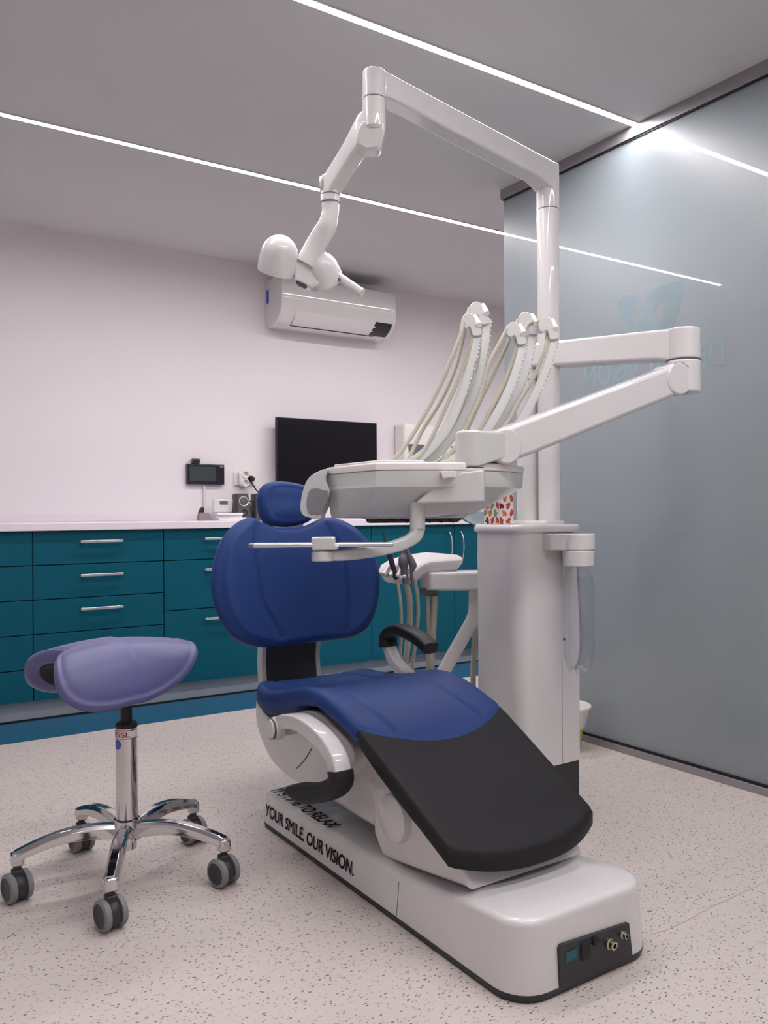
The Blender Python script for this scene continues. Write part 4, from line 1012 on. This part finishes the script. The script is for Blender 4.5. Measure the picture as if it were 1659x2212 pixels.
# ================================================================== DELIVERY TABLE WITH WHIPS
table = thing('instrument_table', (LP.x, LP.y, 1.40), 'white instrument table on a folding arm in front of the pillar', 'instrument table')
LD = (LP-Vector((0, 0, CAMH))).dot(FW)
zt1 = zof(746, 1165, LD); zb1 = zof(797, 1200, LD)
EL = LD*(hz(1165)-746)/(hz(1500)-711)
E1 = wp(1476, 780, EL); E1z = E1.z; E1.z = 0
Q0 = Vector((LP.x, LP.y, 0)); dB = (E1-Q0).normalized(); sB = Vector((-dB.y, dB.x, 0))
cyl('post_sleeve', (LP.x, LP.y, 1.3875), (LP.x, LP.y, zt1), .037, .037, 'white', table, seg=40, bw=.003)
def bs2(p, w, z1, z0): return [p+sB*w/2+Vector((0, 0, z1)), p-sB*w/2+Vector((0, 0, z1)), p-sB*w/2+Vector((0, 0, z0)), p+sB*w/2+Vector((0, 0, z0))]
zbE = zof(779, 1420, EL)
loft('upper_arm', [bs2(Q0, .072, zt1, zb1+.0), bs2(E1-dB*.075, .072, zt1, zbE+.004), bs2(E1-dB*.045, .072, zt1, zbE-.0), bs2(E1, .072, zt1, zbE)], 'white', table, bw=.010)
RE = .0515
zE0 = zof(850, 1480, EL)
cyl('elbow_upper', (E1.x, E1.y, zbE), (E1.x, E1.y, zt1), RE, RE, 'white', table, seg=48, bw=.006)
cyl('elbow_ring', (E1.x, E1.y, zbE-.0015), (E1.x, E1.y, zbE+.0015), RE-.001, RE-.001, 'dgrey', table, seg=48)
cyl('elbow_lower', (E1.x, E1.y, zE0), (E1.x, E1.y, zbE-.0015), RE, RE, 'white', table, seg=48, bw=.006)
# lower spring arm
K1 = wp(1448, 822, EL-.03); JD = 2.27; K0 = wp(1078, 966, JD)
dC = (K0-K1); ddir = dC.normalized(); hC = Vector((dC.x, dC.y, 0)).normalized(); sC = Vector((-hC.y, hC.x, 0)); nC = sC.cross(ddir).normalized()
if nC.z < 0: nC = -nC
def sec3(p, w, h): return [p+sC*w/2+nC*h/2, p-sC*w/2+nC*h/2, p-sC*w/2-nC*h/2, p+sC*w/2-nC*h/2]
loft('lower_arm', [sec3(K1, .070, .088), sec3(K1+ddir*.06, .070, .090), sec3(K0-ddir*.06, .070, .094), sec3(K0-ddir*.02, .070, .090)], 'white', table, bw=.012)
cyl('hinge_drum', K1-sC*.040, K1+sC*.040, .050, .050, 'white', table, seg=48, bw=.006)
cyl('hinge_drum', K0-sC*.040, K0+sC*.040, .049, .049, 'white', table, seg=48, bw=.006)
tube('drum_edge', [K1-sC*.0405*(1 if (-sC).dot(FW) < 0 else -1)+nC*.050*math.sin(2*PI*k/32)+ddir*.050*math.cos(2*PI*k/32) for k in range(7, 26)], .0008, 'dgrey', table, n=2, seg=6)
JA = wp(1015, 960, JD-.06)
rJ = .0385
z_a, z_b, z_c = zof(932, 1015, JD-.06), zof(1011, 1015, JD-.06), zof(1085, 1015, JD-.06)
lk = [Vector((JA.x, JA.y, 0)), Vector((K0.x, K0.y, 0))]
dd_ = (lk[1]-lk[0]).normalized(); sd = Vector((-dd_.y, dd_.x, 0))
ol = [lk[0]+(-dd_*math.cos(t)+sd*math.sin(t))*rJ for t in [(-PI/2+PI*k/16) for k in range(17)]]
prof_top = ol+[lk[1]-dd_*.0+sd*rJ, lk[1]-sd*rJ]
bev(loft('joint_block', [[(p.x, p.y, z_b+.030) if i > 16 else (p.x, p.y, z_b+.001) for i, p in enumerate(prof_top)], [(p.x, p.y, z_a) for p in prof_top]], 'hull', table, angle=45), .006)
cyl('joint_ring', (JA.x, JA.y, z_b-.0012), (JA.x, JA.y, z_b+.0012), rJ-.0006, rJ-.0006, 'dgrey', table, seg=40)
cyl('table_socket', (JA.x, JA.y, z_c), (JA.x, JA.y, z_b-.0012), rJ, rJ, 'hull', table, seg=48, bw=.004)
# table hull: plan outline (photo column, depth) turned into plan points
TD = 2.20
pl_ = [(706, 2.40), (760, 2.27), (812, 2.155), (880, 2.15), (960, 2.155), (1040, 2.19), (1100, 2.27), (1131, 2.38), (1122, 2.50), (1085, 2.58), (960, 2.60), (860, 2.60), (770, 2.58), (722, 2.52)]
def plan(px, D): return FW*D+RT*((px-CX)/FPX*D)
po_ = [plan(*p) for p in pl_]
pc = sum(po_, Vector())/len(po_)
dense = []
for i in range(len(po_)):
    a, b = po_[i], po_[(i+1) % len(po_)]
    for k in range(5): dense.append(a+(b-a)*(k/5))
def pr_(s, z, dz=None): return [Vector((pc.x+(p.x-pc.x)*s, pc.y+(p.y-pc.y)*s, z)) for p in dense]
zT = zof(1000, 850, 2.155)+.002; zR = zT-.020; zP = zof(1049, 850, 2.155); 
def low(f, z):   # towards the keel, which runs under the left and middle of the table
    out = []
    for p in dense:
        D_ = p.dot(FW); px_ = CX+p.dot(RT)/D_*FPX
        kx = 716+(px_-706)*(1000-716)/(1131-706); kd = 2.37+(D_-2.37)*.45
        q = plan(px_+(kx-px_)*f, D_+(kd-D_)*f); q.z = z; out.append(q)
    return out
hull = loft('hull', [low(1.25, .9265), low(1.0, .929), low(.80, .938), low(.22, zP-.020), low(.03, zP-.003), pr_(.990, zP+.004), pr_(.998, zR-.002)], 'hull', table, angle=22)
bev(hull, .004, 2, 20)
bev(loft('rim', [pr_(.99, zR-.001), pr_(1.004, zR), pr_(1.004, zT-.004), pr_(.99, zT), pr_(.93, zT+.001), pr_(.92, zT-.006), pr_(.1, zT-.006)], 'cream', table, angle=40), .0015, 2)
# raised mat on the rim's left part
mt = [plan(*p) for p in [(722, 2.37), (768, 2.27), (818, 2.175), (900, 2.17), (915, 2.18), (925, 2.28), (900, 2.45), (760, 2.47)]]
bev(loft('tray_mat', [[(p.x, p.y, zT-.004) for p in mt], [(p.x, p.y, zT+.007) for p in mt]], 'cream', table), .003)
# seams of the hull
def hz_line(name, a, b, w=.0012, m='dgrey'): return tube(name, [a, b], w, m, table, smooth_path=False, seg=6)
# arm bracket cover merging with the hull
brk = [(947, 1014), (985, 1013), (985, 1084), (960, 1087), (905, 1088), (898, 1084), (942, 1040)]
prism('bracket_cover', [wp(px, py, 2.17) for px, py in [(948, 1026), (1046, 1013), (1046, 1082), (1040, 1085), (960, 1087), (908, 1088), (899, 1085), (941, 1048)]], FW*.10, 'hull', table, bw=.006)
prism('side_shelf', [wp(*p, 2.135) for p in [(951, 1018), (985, 1018), (985, 1030), (957, 1034)]], FW*.05, 'cream', table, bw=.002)
M_['recess'] = mat('darker_grey_grip', (.20, .21, .225), .4)
# grey handle on the left
hout = cr([wp(px, py, 2.33) for px, py in [(706, 1013), (682, 1021), (664, 1036), (654, 1060), (649, 1088), (650, 1106), (660, 1116), (690, 1122), (694, 1112), (704, 1090), (712, 1062), (708, 1050), (702, 1034)]], 3, True)
hd = prism('side_handle', hout, FW*.17, 'grey', table, bw=.008, seg=4, label='rounded grey handle')
hin = cr([wp(px, py, 2.328) for px, py in [(668, 1060), (682, 1054), (698, 1058), (710, 1063), (704, 1090), (694, 1110), (682, 1113), (666, 1108), (662, 1085)]], 3, True)
prism('grip_recess', hin, FW*.01, M_['recess'], hd, bw=.002, label='darker recessed grip')
# black slot bar under the hull
za = zof(1129, 900, 2.30); zb_ = zof(1116, 900, 2.30)
prism('instrument_bar', [wp(777, 1112, 2.33), (wp(790, 1110, 2.33)), wp(1012, 1110, 2.33), wp(1004, 1119, 2.33), wp(790, 1121, 2.33), wp(779, 1119, 2.33)], FW*.14, 'hull', table, bw=.003)
prism('bar_insert', [wp(788, 1119.5, 2.335), wp(1003, 1118.5, 2.335), wp(988, 1128, 2.335), wp(800, 1130, 2.335), wp(793, 1129, 2.335)], FW*.10, 'charcoal', table, bw=.002, label='black ribbed underside')
for k in range(7):
    c = 815+k*25; tube('bar_rib', [wp(c, 1121, 2.333), wp(c+12, 1125, 2.332), wp(c+14, 1129, 2.333)], .003, 'black', table, n=3, seg=8)
# tube and curved arm carrying the side holder
ta, tb = wp(902, 1100, 2.22), wp(902, 1142, 2.22)
cyl('drop_tube', ta+Vector((0, 0, .02)), tb, .0205, .0205, 'hull', table, seg=32)
cp = [wp(903, 1138, 2.22), wp(896, 1158, 2.215), wp(870, 1174, 2.20), wp(830, 1186, 2.17), wp(785, 1194, 2.14), wp(740, 1199, 2.11), wp(695, 1200, 2.09)]
tube('curved_arm', cp, 0, 'hull', table, n=8, up=(0, 0, 1), prof=lambda t: superprof(.030, .036-.009*t, 4, 24))
pv = wp(697, 1190, 2.09)
cyl('holder_pivot', (pv.x, pv.y, zof(1212, 697, 2.09)), (pv.x, pv.y, zof(1190, 697, 2.09)), .0285, .0285, 'hull', table, bw=.003)
prism('holder_clamp', [wp(672, 1161, 2.06), wp(722, 1160, 2.06), wp(724, 1176, 2.06), wp(733, 1178, 2.06), (wp(728, 1188, 2.06)), wp(674, 1189, 2.06)], FW*.055, 'hull', table, bw=.004)
def slab(name, pts, th, m, parent, bw): 
    p = [wp(*q) for q in pts]; return bev(loft(name, [[a-Vector((0, 0, th)) for a in p], p], m, parent), bw)
HB = lambda px, D: (px, hz(px)+(CAMH-.866)*FPX/D, D)
slab('holder_plate', [HB(536, 2.08), HB(548, 2.05), HB(672, 2.06), HB(850, 2.08), HB(850, 2.13), HB(672, 2.13), HB(548, 2.12)], .010, 'steel', table, .003)
cyl('clamp_screw', wp(728, 1176, 2.07), wp(728, 1176, 2.11), .006, .006, 'dgrey', table)

# whips: flat milky arms with clips, each carrying a thin hose
WD = 2.50
def whip(armpts, head, hosepts, hose2, D, sc=1.0):
    W = [wp(px, py, d) for px, py, d in armpts]
    A = tube('whip_arm', W, 0, 'whip', table, n=8, up=FW, prof=lambda t: superprof(.030-.004*t, .011, 4, 16), label='milky white spring arm')
    top = W[-1]; e = (W[-1]-W[-2]).normalized()
    # small teeth along the upper part of the arm
    N = 15
    pth = cr(W, 30); ln = len(pth)
    vs, fs = [], []
    for k in range(N):
        i = ln-4-k*4
        if i < 1: break
        p = pth[i]; t = (pth[i+1]-pth[i-1]).normalized(); s = t.cross(FW).normalized(); s = -s if s.dot(RT) < 0 else s
        c = p+s*.0125-FW*.0045
        v, f = boxdata(-.0025, -.003, -.0016, .0025, .003, .0016); M4 = Matrix((s, FW, t)).transposed()
        q = len(vs); vs += [c+M4 @ Vector(a) for a in v]; fs += [tuple(x+q for x in y) for y in f]
    link('arm_teeth', pymesh('arm_teeth', vs, fs), 'cream', A)
    hx_, hy_ = head; k = sc
    # clip: hooked plate seen from the side
    out = [(14, 26), (14, 14), (6, 8), (-2, -14), (-8, -20), (-20, -20), (-28, -10), (-29, 2), (-26, 9), (-18, 12), (-12, 8), (-8, 14), (-6, 24), (-2, 28)]
    o_ = cr([wp(hx_+a*k, hy_+b*k, D-.018) for a, b in out], 3, True)
    H = prism('clip', o_, FW*.036, 'white', A, bw=.0025, label='white hose clip')
    cyl('clip_roller', wp(hx_+9*k, hy_+5*k, D-.024), wp(hx_+0*k, hy_-12*k, D+.02), .0085, .0085, 'cream', H)
    tube('whip_hose', [wp(px, py, d) for px, py, d in hosepts], .0062, 'hose', table, n=8, seg=10, label='beige instrument hose')
    if hose2: tube('whip_hose', [wp(px, py, d) for px, py, d in hose2], .0062, 'hose', table, n=8, seg=10, label='beige instrument hose')
def D3(pts, d0, d1): n = len(pts)-1; return [(x, y, d0+(d1-d0)*i/n) for i, (x, y) in enumerate(pts)]
whip(D3([(886, 1001), (925, 972), (965, 925), (998, 850), (1020, 775), (1031, 722)], 2.42, 2.50), (1026, 697), D3([(1001, 690), (996, 720), (975, 775), (945, 845), (900, 925), (870, 970), (845, 998)], 2.49, 2.40), D3([(1020, 715), (1012, 760), (990, 820), (965, 875), (935, 940), (905, 985), (870, 1001)], 2.50, 2.40), 2.50)
whip(D3([(912, 1001), (955, 968), (995, 915), (1025, 845), (1044, 770), (1053, 690)], 2.48, 2.58), (1043, 672), D3([(1014, 665), (1004, 710), (985, 790), (955, 860), (915, 925), (895, 965), (880, 1000)], 2.57, 2.44), D3([(1036, 695), (1030, 760), (1012, 835), (985, 905), (945, 960), (900, 1001)], 2.58, 2.46), 2.58)
whip(D3([(960, 1004), (1005, 975), (1050, 930), (1092, 860), (1118, 790), (1130, 742)], 2.42, 2.50), (1123, 716), D3([(1098, 705), (1080, 740), (1055, 790), (1040, 850), (1018, 900), (990, 960), (950, 1004)], 2.49, 2.42), D3([(1114, 735), (1108, 775), (1088, 830), (1060, 885), (1035, 930), (990, 985), (960, 1003)], 2.50, 2.42), 2.50)
whip(D3([(990, 1003), (1040, 975), (1080, 920), (1115, 855), (1138, 790), (1152, 715)], 2.48, 2.58), (1149, 694), D3([(1120, 690), (1100, 735), (1070, 800), (1040, 860), (1010, 925), (975, 975), (935, 1003)], 2.57, 2.45), None, 2.58)
whip(D3([(1020, 1004), (1075, 970), (1115, 925), (1155, 855), (1182, 790), (1200, 728)], 2.46, 2.56), (1193, 705), D3([(1183, 722), (1176, 760), (1150, 820), (1120, 870), (1095, 915), (1050, 965), (1010, 1003)], 2.56, 2.45), D3([(1166, 692), (1140, 700), (1128, 730), (1112, 780), (1080, 850), (1040, 930)], 2.57, 2.5), 2.56)
tube('whip_yoke', [wp(925, 965, 2.45), wp(930, 958, 2.45), wp(936, 962, 2.45)], .004, 'cream', table, n=3, seg=8)
# whip carrier strip at the back of the table
ca_, cb_ = plan(850, 2.46), plan(1040, 2.50)
bev(loft('whip_carrier', [[Vector((a.x, a.y, z)) for a in (ca_, cb_, cb_+FW*.08, ca_+FW*.08)] for z in (zT-.004, zT+.014)], 'cream', table), .004)
